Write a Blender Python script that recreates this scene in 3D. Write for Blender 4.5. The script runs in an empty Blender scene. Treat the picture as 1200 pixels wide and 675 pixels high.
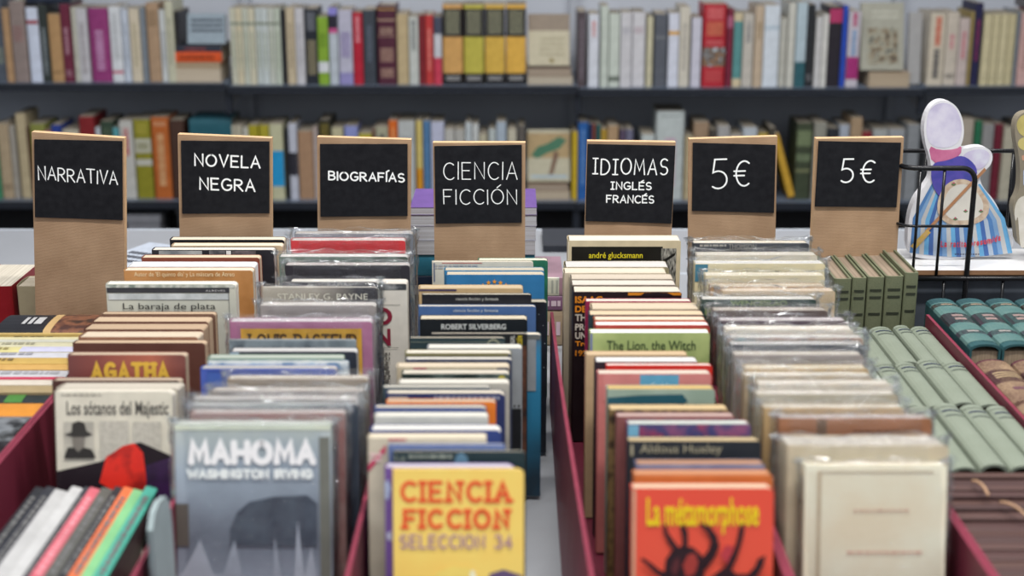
import bpy, bmesh, math, random
from mathutils import Vector, Matrix
random.seed(7)
scn = bpy.context.scene
COL = scn.collection
# ------------------------------------------------------------------ camera model
CAMZ = 1.415; PITCH = math.radians(16.0); FPX = 1710.0
SP, CP = math.sin(PITCH), math.cos(PITCH)
CAM = Vector((0, 0, CAMZ))
TABLE = 0.80
def ray(px, py):
    u = (px-600)/FPX; v = (337.5-py)/FPX
    return Vector((u, CP+v*SP, -SP+v*CP))
def at_z(px, py, z):
    d = ray(px, py); return CAM + d*((z-CAMZ)/d.z)
def at_y(px, py, y):
    d = ray(px, py); return CAM + d*(y/d.y)

# ------------------------------------------------------------------ materials
def lin(c): return c/12.92 if c <= 0.04045 else ((c+0.055)/1.055)**2.4
def rgb(h, k=1.0):
    h = h.lstrip('#')
    return tuple(min(0.95, lin(int(h[i:i+2], 16)/255)*k) for i in (0, 2, 4))+(1,)
GAIN = 1.22
_mats = {}
def newmat(key):
    m = bpy.data.materials.new(key); m.use_nodes = True
    nt = m.node_tree; b = nt.nodes['Principled BSDF']
    return m, nt, b
def mat(h, rough=0.45, spec=0.32, wear=0.10, scale=60.0):
    key = ('m', h, rough, wear, spec)
    if key in _mats: return _mats[key]
    m, nt, b = newmat('card_'+h.strip('#'))
    n = nt.nodes.new('ShaderNodeTexNoise'); n.inputs['Scale'].default_value = scale; n.inputs['Detail'].default_value = 5
    tc = nt.nodes.new('ShaderNodeTexCoord'); nt.links.new(tc.outputs['Object'], n.inputs['Vector'])
    r = nt.nodes.new('ShaderNodeValToRGB')
    c = rgb(h, GAIN)
    r.color_ramp.elements[0].position = .3; r.color_ramp.elements[1].position = .72
    r.color_ramp.elements[0].color = tuple(x*(1-wear) for x in c[:3])+(1,)
    r.color_ramp.elements[1].color = tuple(min(.95, x*(1+wear*.6)+.004) for x in c[:3])+(1,)
    nt.links.new(n.outputs['Fac'], r.inputs['Fac']); nt.links.new(r.outputs['Color'], b.inputs['Base Color'])
    b.inputs['Roughness'].default_value = rough
    b.inputs['Specular IOR Level'].default_value = spec
    _mats[key] = m; return m
def photo(*hs, scale=45.0, rough=.4, stretch=(1, 1, 1)):
    key = ('p',)+hs+(scale, stretch)
    if key in _mats: return _mats[key]
    m, nt, b = newmat('printed_picture')
    n = nt.nodes.new('ShaderNodeTexNoise'); n.inputs['Scale'].default_value = scale; n.inputs['Detail'].default_value = 4
    tc = nt.nodes.new('ShaderNodeTexCoord'); mp = nt.nodes.new('ShaderNodeMapping'); mp.inputs['Scale'].default_value = stretch
    nt.links.new(tc.outputs['Object'], mp.inputs['Vector']); nt.links.new(mp.outputs['Vector'], n.inputs['Vector'])
    r = nt.nodes.new('ShaderNodeValToRGB'); e = r.color_ramp.elements
    k = len(hs)
    for i, h in enumerate(hs):
        p = .36+.28*i/max(1, k-1)
        if i < 2: e[i].position = p; e[i].color = rgb(h, GAIN)
        else:
            x = e.new(p); x.color = rgb(h, GAIN)
    nt.links.new(n.outputs['Fac'], r.inputs['Fac']); nt.links.new(r.outputs['Color'], b.inputs['Base Color'])
    b.inputs['Roughness'].default_value = rough
    _mats[key] = m; return m
def grad(*hs, axis=2, lo=0.0, hi=.2, rough=.4):
    """printed colour gradient along one object axis"""
    key = ('g',)+hs+(axis, lo, hi)
    if key in _mats: return _mats[key]
    m, nt, b = newmat('printed_gradient')
    tc = nt.nodes.new('ShaderNodeTexCoord'); sx = nt.nodes.new('ShaderNodeSeparateXYZ'); mr = nt.nodes.new('ShaderNodeMapRange')
    n = nt.nodes.new('ShaderNodeTexNoise'); n.inputs['Scale'].default_value = 30
    ad = nt.nodes.new('ShaderNodeMath'); ad.operation = 'MULTIPLY_ADD'; ad.inputs[1].default_value = .25
    mr.inputs['From Min'].default_value = lo; mr.inputs['From Max'].default_value = hi
    nt.links.new(tc.outputs['Object'], sx.inputs[0]); nt.links.new(sx.outputs[axis], mr.inputs[0])
    nt.links.new(tc.outputs['Object'], n.inputs['Vector'])
    nt.links.new(n.outputs['Fac'], ad.inputs[0]); nt.links.new(mr.outputs[0], ad.inputs[2])
    r = nt.nodes.new('ShaderNodeValToRGB'); e = r.color_ramp.elements
    for i, h in enumerate(hs):
        p = .12+i/max(1, len(hs)-1)
        p = min(1, p)
        if i < 2: e[i].position = p; e[i].color = rgb(h, GAIN)
        else: x = e.new(p); x.color = rgb(h, GAIN)
    nt.links.new(ad.outputs[0], r.inputs['Fac']); nt.links.new(r.outputs['Color'], b.inputs['Base Color'])
    b.inputs['Roughness'].default_value = rough
    _mats[key] = m; return m
def pages_mat(h):
    key = ('pg', h)
    if key in _mats: return _mats[key]
    c0 = [int(h[i:i+2], 16) for i in (0, 2, 4)]; g_ = sum(c0)/3; hh = ''.join('%02x' % int(x+(g_-x)*.28) for x in c0)
    m, nt, b = newmat('paper_'+h.strip('#'))
    tc = nt.nodes.new('ShaderNodeTexCoord'); mp = nt.nodes.new('ShaderNodeMapping'); mp.inputs['Scale'].default_value = (4, 900, 4)
    n = nt.nodes.new('ShaderNodeTexNoise'); n.inputs['Scale'].default_value = 1; n.inputs['Detail'].default_value = 3; h = hh
    nt.links.new(tc.outputs['Object'], mp.inputs['Vector']); nt.links.new(mp.outputs['Vector'], n.inputs['Vector'])
    r = nt.nodes.new('ShaderNodeValToRGB'); c = rgb(h, GAIN)
    r.color_ramp.elements[0].position = .3; r.color_ramp.elements[1].position = .62
    r.color_ramp.elements[0].color = (c[0]*.66, c[1]*.63, c[2]*.6, 1); r.color_ramp.elements[1].color = c
    nt.links.new(n.outputs['Fac'], r.inputs['Fac']); nt.links.new(r.outputs['Color'], b.inputs['Base Color'])
    bp = nt.nodes.new('ShaderNodeBump'); bp.inputs['Strength'].default_value = .25; bp.inputs['Distance'].default_value = .0008
    nt.links.new(n.outputs['Fac'], bp.inputs['Height']); nt.links.new(bp.outputs[0], b.inputs['Normal'])
    b.inputs['Roughness'].default_value = .85; b.inputs['Specular IOR Level'].default_value = .15
    _mats[key] = m; return m
def cloth_mat(h, h2=None, scale=700):
    key = ('cl', h, h2, scale)
    if key in _mats: return _mats[key]
    m, nt, b = newmat('bookcloth_'+h.strip('#'))
    tc = nt.nodes.new('ShaderNodeTexCoord')
    n = nt.nodes.new('ShaderNodeTexNoise'); n.inputs['Scale'].default_value = scale; n.inputs['Detail'].default_value = 2
    n2 = nt.nodes.new('ShaderNodeTexNoise'); n2.inputs['Scale'].default_value = 25
    for x in (n, n2): nt.links.new(tc.outputs['Object'], x.inputs['Vector'])
    r = nt.nodes.new('ShaderNodeValToRGB')
    r.color_ramp.elements[0].position = .35; r.color_ramp.elements[1].position = .65
    r.color_ramp.elements[0].color = rgb(h2 or h, GAIN*(.8 if not h2 else 1)); r.color_ramp.elements[1].color = rgb(h, GAIN)
    mx = nt.nodes.new('ShaderNodeMath'); mx.operation = 'MULTIPLY_ADD'; mx.inputs[1].default_value = .5
    nt.links.new(n.outputs['Fac'], mx.inputs[0])
    h_ = nt.nodes.new('ShaderNodeMath'); h_.operation = 'MULTIPLY'; h_.inputs[1].default_value = .5
    nt.links.new(n2.outputs['Fac'], h_.inputs[0]); nt.links.new(h_.outputs[0], mx.inputs[2])
    nt.links.new(mx.outputs[0], r.inputs['Fac']); nt.links.new(r.outputs['Color'], b.inputs['Base Color'])
    bp = nt.nodes.new('ShaderNodeBump'); bp.inputs['Strength'].default_value = .3; bp.inputs['Distance'].default_value = .0005
    nt.links.new(n.outputs['Fac'], bp.inputs['Height']); nt.links.new(bp.outputs[0], b.inputs['Normal'])
    b.inputs['Roughness'].default_value = .6
    _mats[key] = m; return m
def kraft():
    if 'kraft' in _mats: return _mats['kraft']
    m, nt, b = newmat('kraft_paper')
    tc = nt.nodes.new('ShaderNodeTexCoord')
    w = nt.nodes.new('ShaderNodeTexWave'); w.bands_direction = 'Z'; w.inputs['Scale'].default_value = 210; w.inputs['Distortion'].default_value = 4; w.inputs['Detail'].default_value = 2
    n = nt.nodes.new('ShaderNodeTexNoise'); n.inputs['Scale'].default_value = 20; n.inputs['Detail'].default_value = 6
    nt.links.new(tc.outputs['Object'], w.inputs['Vector']); nt.links.new(tc.outputs['Object'], n.inputs['Vector'])
    mx = nt.nodes.new('ShaderNodeMix'); mx.data_type = 'FLOAT'; mx.inputs[0].default_value = .84
    nt.links.new(w.outputs['Fac'], mx.inputs[2]); nt.links.new(n.outputs['Fac'], mx.inputs[3])
    r = nt.nodes.new('ShaderNodeValToRGB')
    r.color_ramp.elements[0].position = .25; r.color_ramp.elements[1].position = .75
    r.color_ramp.elements[0].color = rgb('84694f', GAIN); r.color_ramp.elements[1].color = rgb('a2866a', GAIN)
    nt.links.new(mx.outputs[0], r.inputs['Fac']); nt.links.new(r.outputs['Color'], b.inputs['Base Color'])
    bp = nt.nodes.new('ShaderNodeBump'); bp.inputs['Strength'].default_value = .35; bp.inputs['Distance'].default_value = .0015
    nt.links.new(mx.outputs[0], bp.inputs['Height']); nt.links.new(bp.outputs[0], b.inputs['Normal'])
    b.inputs['Roughness'].default_value = .6
    _mats['kraft'] = m; return m
def plastic():
    if 'plastic' in _mats: return _mats['plastic']
    m = bpy.data.materials.new('clear_plastic_film'); m.use_nodes = True; nt = m.node_tree; nt.nodes.clear()
    out = nt.nodes.new('ShaderNodeOutputMaterial'); mix = nt.nodes.new('ShaderNodeMixShader')
    tr = nt.nodes.new('ShaderNodeBsdfTransparent'); tr.inputs[0].default_value = (.97, .98, .985, 1)
    gl = nt.nodes.new('ShaderNodeBsdfGlossy'); gl.inputs['Roughness'].default_value = .12; gl.inputs[0].default_value = (.95, .97, 1, 1)
    fr = nt.nodes.new('ShaderNodeLayerWeight'); fr.inputs[0].default_value = .5
    pw = nt.nodes.new('ShaderNodeMath'); pw.operation = 'POWER'; pw.inputs[1].default_value = 3.6
    ml = nt.nodes.new('ShaderNodeMath'); ml.operation = 'MULTIPLY_ADD'; ml.inputs[1].default_value = .6; ml.inputs[2].default_value = .045; ml.use_clamp = True
    tc = nt.nodes.new('ShaderNodeTexCoord')
    n = nt.nodes.new('ShaderNodeTexNoise'); n.inputs['Scale'].default_value = 140; n.inputs['Detail'].default_value = 4; n.inputs['Distortion'].default_value = 1.6
    bp = nt.nodes.new('ShaderNodeBump'); bp.inputs['Strength'].default_value = 1.0; bp.inputs['Distance'].default_value = .0026
    nt.links.new(tc.outputs['Object'], n.inputs['Vector']); nt.links.new(n.outputs['Fac'], bp.inputs['Height'])
    nt.links.new(bp.outputs[0], gl.inputs['Normal'])
    nt.links.new(fr.outputs['Facing'], pw.inputs[0]); nt.links.new(pw.outputs[0], ml.inputs[0]); nt.links.new(ml.outputs[0], mix.inputs[0])
    nt.links.new(tr.outputs[0], mix.inputs[1]); nt.links.new(gl.outputs[0], mix.inputs[2])
    nt.links.new(mix.outputs[0], out.inputs[0])
    _mats['plastic'] = m; return m

# ------------------------------------------------------------------ mesh collector
class MB:
    def __init__(s): s.v = []; s.f = []; s.m = []; s.mats = []; s.smooth = []
    def mi(s, m):
        if m not in s.mats: s.mats.append(m)
        return s.mats.index(m)
    def add(s, vs, fs, m, M=None, smooth=False):
        o = len(s.v); k = s.mi(m)
        for v in vs:
            v = Vector(v); s.v.append(tuple(M @ v) if M else tuple(v))
        for f in fs: s.f.append([i+o for i in f]); s.m.append(k); s.smooth.append(smooth)
    def box(s, a, b, m, M=None):
        x0, y0, z0 = a; x1, y1, z1 = b
        vs = [(x0,y0,z0),(x1,y0,z0),(x1,y1,z0),(x0,y1,z0),(x0,y0,z1),(x1,y0,z1),(x1,y1,z1),(x0,y1,z1)]
        s.add(vs, [(0,3,2,1),(4,5,6,7),(0,1,5,4),(1,2,6,5),(2,3,7,6),(3,0,4,7)], m, M)
    def prism(s, poly, ya, yb, m, M=None):
        """poly in xz, extruded along y from ya (front) to yb"""
        n = len(poly)
        vs = [(p[0], ya, p[1]) for p in poly]+[(p[0], yb, p[1]) for p in poly]
        s.add(vs, [list(range(n)), list(range(2*n-1, n-1, -1))]+[(i+n, (i+1) % n+n, (i+1) % n, i) for i in range(n)], m, M)
    def tube(s, pts, r, m, n=8, closed=False):
        pts = [Vector(p) for p in pts]; k = len(pts); vs = []; up = Vector((.13, .27, .95))
        for i, p in enumerate(pts):
            if closed: t = pts[(i+1) % k]-pts[i-1]
            else: t = pts[min(k-1, i+1)]-pts[max(0, i-1)]
            t.normalize(); a = t.cross(up).normalized(); b = t.cross(a).normalized()
            for j in range(n):
                q = 2*math.pi*j/n; vs.append(p+a*math.cos(q)*r+b*math.sin(q)*r)
        fs = []
        for i in range(k if closed else k-1):
            for j in range(n):
                a0 = i*n+j; a1 = i*n+(j+1) % n; b0 = ((i+1) % k)*n+j; b1 = ((i+1) % k)*n+(j+1) % n
                fs.append((a0, b0, b1, a1))
        if not closed: fs += [list(range(n)), list(range((k-1)*n+n-1, (k-1)*n-1, -1))]
        s.add(vs, fs, m, smooth=True)
    def build(s, name, parent=None, M=None):
        me = bpy.data.meshes.new(name); me.from_pydata(s.v, [], s.f); me.update()
        for m in s.mats: me.materials.append(m)
        me.polygons.foreach_set('material_index', s.m); me.polygons.foreach_set('use_smooth', s.smooth)
        bm = bmesh.new(); bm.from_mesh(me); bmesh.ops.recalc_face_normals(bm, faces=bm.faces[:]) if getattr(s, 'recalc', False) else None
        bm.to_mesh(me); bm.free(); me.update()
        o = bpy.data.objects.new(name, me); COL.objects.link(o)
        if parent is not None: o.parent = parent
        if M is not None: o.matrix_world = M
        return o
ALL = []
def tag(o, label, cat, group=None):
    o['label'] = label; o['category'] = cat
    if group: o['group'] = group
    ALL.append(o); return o
def empty(name, M):
    o = bpy.data.objects.new(name, None); COL.objects.link(o); o.empty_display_size = .02; o.matrix_world = M
    return o
def struct(o): o['kind'] = 'structure'; return o
def basis(ex, ey, ez, loc):
    M = Matrix.Identity(4)
    for i, e in enumerate((ex, ey, ez)):
        for r in range(3): M[r][i] = e[r]
    for r in range(3): M[r][3] = loc[r]
    return M

# ------------------------------------------------------------------ lettering
def arc(cx, cy, rx, ry, a0, a1, n=12):
    return [(cx+rx*math.cos(math.radians(a0+(a1-a0)*i/n)), cy+ry*math.sin(math.radians(a0+(a1-a0)*i/n))) for i in range(n+1)]
F = {
'A': (.62, [[(0,0),(.31,1),(.62,0)], [(.11,.35),(.51,.35)]]),
'B': (.56, [[(0,0),(0,1)], [(0,1)]+arc(.25,.76,.25,.24,90,-90,8)+[(0,.52)], [(0,.52)]+arc(.28,.26,.28,.26,90,-90,8)+[(0,0)]]),
'C': (.6, [arc(.36,.5,.36,.5,50,310,16)]),
'D': (.6, [[(0,0),(0,1)], [(0,1)]+arc(.15,.5,.45,.5,90,-90,12)+[(0,0)]]),
'E': (.5, [[(.5,1),(0,1),(0,0),(.5,0)], [(0,.52),(.42,.52)]]),
'F': (.5, [[(.5,1),(0,1),(0,0)], [(0,.52),(.4,.52)]]),
'G': (.66, [arc(.36,.5,.36,.5,50,330,16)+[(.66,.45),(.4,.45)]]),
'H': (.6, [[(0,0),(0,1)], [(.6,0),(.6,1)], [(0,.5),(.6,.5)]]),
'I': (.0, [[(0,0),(0,1)]]),
'L': (.46, [[(0,1),(0,0),(.46,0)]]),
'M': (.72, [[(0,0),(.08,1),(.36,.25),(.64,1),(.72,0)]]),
'N': (.56, [[(0,0),(0,1),(.56,0),(.56,1)]]),
'O': (.72, [arc(.36,.5,.36,.5,90,450,22)]),
'P': (.52, [[(0,0),(0,1)], [(0,1)]+arc(.24,.74,.28,.26,90,-90,8)+[(0,.48)]]),
'R': (.56, [[(0,0),(0,1)], [(0,1)]+arc(.24,.75,.27,.25,90,-90,8)+[(0,.5)], [(.2,.5),(.56,0)]]),
'S': (.52, [arc(.27,.74,.25,.26,40,250,10)+arc(.26,.25,.26,.25,80,-140,10)]),
'T': (.62, [[(0,1),(.62,1)], [(.31,1),(.31,0)]]),
'U': (.58, [[(0,1)]+arc(.29,.28,.29,.28,180,360,10)+[(.58,1)]]),
'V': (.6, [[(0,1),(.3,0),(.6,1)]]),
'W': (.9, [[(0,1),(.22,0),(.45,.8),(.68,0),(.9,1)]]),
'X': (.6, [[(0,1),(.6,0)], [(0,0),(.6,1)]]),
'Y': (.6, [[(0,1),(.3,.5),(.6,1)], [(.3,.5),(.3,0)]]),
'Z': (.56, [[(0,1),(.56,1),(0,0),(.56,0)]]),
'3': (.5, [arc(.24,.75,.24,.25,150,-90,10)+arc(.24,.25,.27,.25,90,-150,10)]),
'4': (.56, [[(.42,0),(.42,1),(0,.3),(.56,.3)]]),
'5': (.52, [[(.5,1),(.1,1),(.04,.55)]+arc(.22,.3,.3,.3,110,-130,12)]),
'€': (.66, [arc(.46,.5,.4,.5,55,305,16), [(-.04,.6),(.5,.6)], [(-.04,.42),(.46,.42)]]),
' ': (.3, []),
}
F['Í'] = (.0, F['I'][1]+[[(-.02,1.12),(.2,1.32)]])
F['Ó'] = (.72, F['O'][1]+[[(.34,1.12),(.56,1.32)]])
F['É'] = (.5, F['E'][1]+[[(.2,1.1),(.42,1.28)]])
def serif_i(): return (.34, [[(.17,0),(.17,1)], [(0,1),(.34,1)], [(0,0),(.34,0)]])
def strokes(text, gap=.24, serif=False, iserif=False, jit=0.0):
    out = []; x = 0; rnd = random.Random(len(text)*31+ord(text[0]))
    for ch in text:
        w, ss = F[ch]
        if iserif and ch == 'I': w, ss = serif_i()
        dy = rnd.uniform(-jit, jit); sc = 1+rnd.uniform(-jit, jit); sh = rnd.uniform(-jit, jit)*.8
        for st in ss:
            out.append([(x+px+sh*py, py*sc+dy) for px, py in st])
            if serif and len(st) == 2 or (serif and len(st) in (3, 4, 5)):
                for e, q in ((st[0], st[1]), (st[-1], st[-2])):
                    if abs(e[0]-q[0]) < .35*abs(e[1]-q[1])+.05 and (abs(e[1]) < .05 or abs(e[1]-1) < .05):
                        out.append([(x+e[0]-.13, e[1]), (x+e[0]+.13, e[1])])
        x += w+gap
    return out, x-gap
def stroke_text(mb, text, box, wd, m, y=-.0005, th=.0003, M=None, **kw):
    """box = (x0, z0, x1, z1) in local plane; stroke width wd in metres"""
    ss, w = strokes(text, **kw); x0, z0, x1, z1 = box; x0 += wd/2; x1 -= wd/2; z0 += wd/2; z1 -= wd/2
    sx = (x1-x0)/max(w, .01); sz = (z1-z0)
    for k_, st in enumerate(ss):
        y -= 1.2e-5
        pts = [Vector((x0+px*sx, z0+pz*sz)) for px, pz in st]
        n = len(pts); L = []; R = []
        for i, p in enumerate(pts):
            a = pts[max(0, i-1)]; b = pts[min(n-1, i+1)]
            d1 = (p-a) if i > 0 else (b-p); d2 = (b-p) if i < n-1 else (p-a)
            if d1.length < 1e-7: d1 = d2
            if d2.length < 1e-7: d2 = d1
            d1 = d1.normalized(); d2 = d2.normalized(); t = d1+d2
            t = t.normalized() if t.length > .3 else d1
            nr = Vector((-t.y, t.x)); c = max(.55, nr.dot(Vector((-d1.y, d1.x))))
            L.append(p+nr*wd/2/c); R.append(p-nr*wd/2/c)
        vs = [(q.x, y, q.y) for q in L]+[(q.x, y, q.y) for q in R]
        mb.add(vs, [(n+i, n+i+1, i+1, i) for i in range(n-1)], m, M)
        for e, d in ((pts[0], pts[0]-pts[1]), (pts[-1], pts[-1]-pts[-2])):
            a0 = math.atan2(d.y, d.x)
            fan = [(e.x+math.cos(a0+q)*wd/2, y, e.y+math.sin(a0+q)*wd/2) for q in [math.pi*(-.5+i/6) for i in range(7)]]
            mb.add(fan, [list(range(7))], m, M)
_tc = {}
def bfont(text, bold=0.0):
    k = (text, bold)
    if k in _tc: return _tc[k]
    cu = bpy.data.curves.new('t', 'FONT'); cu.body = text; cu.resolution_u = 3; cu.offset = bold
    o = bpy.data.objects.new('t', cu); COL.objects.link(o)
    dg = bpy.context.evaluated_depsgraph_get(); me = o.evaluated_get(dg).to_mesh()
    vs = [(v.co.x, v.co.y) for v in me.vertices]; fs = [list(p.vertices) for p in me.polygons]
    o.evaluated_get(dg).to_mesh_clear(); bpy.data.objects.remove(o); bpy.data.curves.remove(cu)
    _tc[k] = (vs, fs); return _tc[k]
def font_text(mb, text, box, m, y=-.0005, bold=0.0, M=None, rot=0):
    vs, fs = bfont(text, bold); x0, z0, x1, z1 = box
    if rot == 90: vs = [(-b, a) for a, b in vs]
    if rot == -90: vs = [(b, -a) for a, b in vs]
    if rot == 180: vs = [(-a, -b) for a, b in vs]
    ax = min(v[0] for v in vs); bx = max(v[0] for v in vs); ay = min(v[1] for v in vs); by = max(v[1] for v in vs)
    mb.add([(x0+(v[0]-ax)/(bx-ax)*(x1-x0), y, z0+(v[1]-ay)/(by-ay)*(z1-z0)) for v in vs], fs, m, M)

# ------------------------------------------------------------------ the book itself
def book_profile(W, T, round_, rc):
    """outer outline in xy: fore-edge front -> spine -> fore-edge back"""
    n = 8; bul = T*round_
    fx = [W/2, W/2-rc*.06, W/2-rc*.3, W/2-rc] if rc > 0 else [W/2]
    pts = [(x, 0) for x in fx]
    x0 = -W/2+bul
    for i in range(n+1):
        a = math.pi*i/n
        pts.append((x0-bul*math.sin(a)**.8 if 0 < i < n else x0, T/2-T/2*math.cos(a)))
    pts += [(x, T) for x in reversed(fx)]
    return pts, x0
def ztop(x, W, H, rc):
    if rc <= 0: return H
    d = x-(W/2-rc)
    if d <= 0: return H
    d = min(1, d/rc); return H-rc*(1-math.sqrt(max(0, 1-d*d)))
def make_book(name, M, W, T, H, cover, page='d9ccb4', hard=False, rnd=None, rc=.003, bands=(), art=None, sleeve=False, spine=None):
    """W board width, T thickness, H height. Spine at -x, front cover at -y. M places it. Returns root."""
    root = empty(name, M)
    cm = cover if not isinstance(cover, str) else mat(cover)
    b = .0024 if hard else .0005
    b = min(b, T*.2)
    if rnd is None: rnd = .28 if hard else .07
    outer, x0 = book_profile(W, T, rnd, rc if not hard else .0)
    mb = MB(); n = len(outer)
    inner = [(x, min(max(y, b), T-b)) if x > x0-1e-9 else (x+b, b+(y/T)*(T-2*b)) for x, y in outer]
    vs = []
    for ring in (outer, inner):
        for x, y in ring: vs.append((x, y, 0))
        for x, y in ring: vs.append((x, y, ztop(x, W, H, rc if not hard else 0)))
    fs = []
    for i in range(n-1):
        fs.append((i+1, i, n+i, n+i+1)); fs.append((2*n+i, 2*n+i+1, 3*n+i+1, 3*n+i))
        fs.append((n+i, 3*n+i, 3*n+i+1, n+i+1)); fs.append((i, i+1, 2*n+i+1, 2*n+i))
    fs += [(0, 2*n, 3*n, n), (n-1, 2*n-1, 4*n-1, 3*n-1)]
    mb.add(vs, fs, cm)
    # printed bands / title lines running over the spine: (from_top, to_top, hex, kind)
    nf = len([1 for p in outer if p[1] == 0])-1
    sp = [p for p in outer[nf:n-nf]]
    for bd in bands:
        f0, f1, hx = bd[:3]; kind = bd[3] if len(bd) > 3 else 'b'
        bm_ = mat(hx, rough=.4) if isinstance(hx, str) else hx
        zt, zb = H*(1-f0), H*(1-f1)
        def strip(za, zb_, i0, i1, off):
            k = len(sp); q = [sp[j] for j in range(i0, i1+1)]
            vv = []
            for x, y in q:
                vv.append((x-off, y+(off if y > T/2 else -off)*(0 if 0 < y < T else 0), za))
            for x, y in q: vv.append((x-off, y, zb_))
            m_ = len(q)
            mb.add(vv, [(j, j+1, m_+j+1, m_+j) for j in range(m_-1)], bm_)
        if kind == 'b': strip(zt, zb, 0, len(sp)-1, .0004)
        elif kind == 't':      # illegible title running down the spine
            r2 = random.Random(hash((round(W*1e4), round(T*1e4), f0)) & 0xffff); z = zt
            while z > zb:
                L = r2.uniform(.003, .011); strip(z, max(zb, z-L), 3, 5, .0006); z -= L+r2.uniform(.0012, .003)
        elif kind == 'l':      # horizontal lines of lettering across the spine
            z = zt
            while z-.0035 > zb: strip(z, z-.0028, 2, 6, .0006); z -= .0062
    mb.build('cover', root, M)
    # page block
    ov = .003 if hard else .0004
    pb = MB(); px0, px1 = x0+b, W/2-ov; y0, y1 = b*1.02, T-b*1.02
    xs = [px0, px1-rc] + ([px1-rc*.3, px1-rc*.06] if rc > 0 else []) + [px1]
    if not hard and rc <= 0: xs = [px0, px1]
    vs = []
    for x in xs:
        zt = (ztop(x+ov, W, H, rc) if not hard else H)-ov
        vs += [(x, y0, ov), (x, y1, ov), (x, y1, zt), (x, y0, zt)]
    fs = [(0, 3, 2, 1)]
    for i in range(len(xs)-1):
        a = 4*i; c = a+4
        fs += [(a, a+1, c+1, c), (a+1, a+2, c+2, c+1), (a+2, a+3, c+3, c+2), (a+3, a, c, c+3)]
    e = 4*(len(xs)-1); fs.append((e, e+1, e+2, e+3))
    pb.add(vs, fs, pages_mat(page)); pb.build('pages', root, M)
    if hard:
        hb = MB(); hx = x0+b
        for zz in (H-ov,):
            hb.tube([(hx+.001, y0+(y1-y0)*i/4, zz+.0005) for i in range(5)], .0013, mat('b08a3c'))
        hb.build('headband', root, M)
    if art: art(root, M, W, T, H)
    if sleeve: make_sleeve(root, M, W, T, H)
    return root
def make_sleeve(root, M, W, T, H):
    rnd = random.Random(int(W*1e5)+int(H*1e6)+int(T*1e6))
    mb = MB(); n = 72; lv = [0, .15, .3, .45, .6, .7, .8, .87, .93, .97, 1.0, 1.015, 1.03, 1.045, 1.06, 1.07, 1.08]
    ex = rnd.uniform(.0015, .0045); tall = rnd.uniform(.6, 1.1)
    vs = []; ph = [rnd.uniform(0, 6.28) for _ in range(6)]
    for li, l in enumerate(lv):
        over = max(0, l-1.0)/.08
        z = H*min(l, 1)+over*.0062*tall
        hw = W/2+.0012+ex*(.35+.65*min(1, l*1.0)); ht = (T/2+.0009)*(1-over*.8)
        for j in range(n):
            # rounded rectangle perimeter walk
            a = 2*math.pi*j/n; c, s = math.cos(a), math.sin(a)
            k = 5.0
            r = (abs(c)**k+abs(s)**k)**(-1/k)
            x = hw*c*r; y = T/2+ht*s*r
            side = abs(x)/hw
            cr = .0010 if side < .85 else .0030
            amp = cr*(1+over*1.4)
            d = math.sin(9*a+ph[0]+l*7)*.35+math.sin(17*a+ph[1]-l*23)*.3+rnd.uniform(-.7, .7)
            if side > .8:
                x += (c/abs(c))*amp*d; y = T/2+(y-T/2)*(1-.75*max(0, min(1, (abs(x)-W/2-.0005)/(ex+.002))))
            elif over > 0: y += amp*.35*d
            z2 = z+(rnd.uniform(-.0016, .0016)+.0016*math.sin(5*a+ph[2]))*over+(.0012*math.sin(11*a+ph[3]) if l >= 1 else 0)
            vs.append((x, y, z2))
    fs = []
    for i in range(len(lv)-1):
        for j in range(n): fs.append((i*n+j, i*n+(j+1) % n, (i+1)*n+(j+1) % n, (i+1)*n+j))
    mb.add(vs, fs, plastic(), smooth=True)
    mb.build('plastic_sleeve', root, M)
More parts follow.
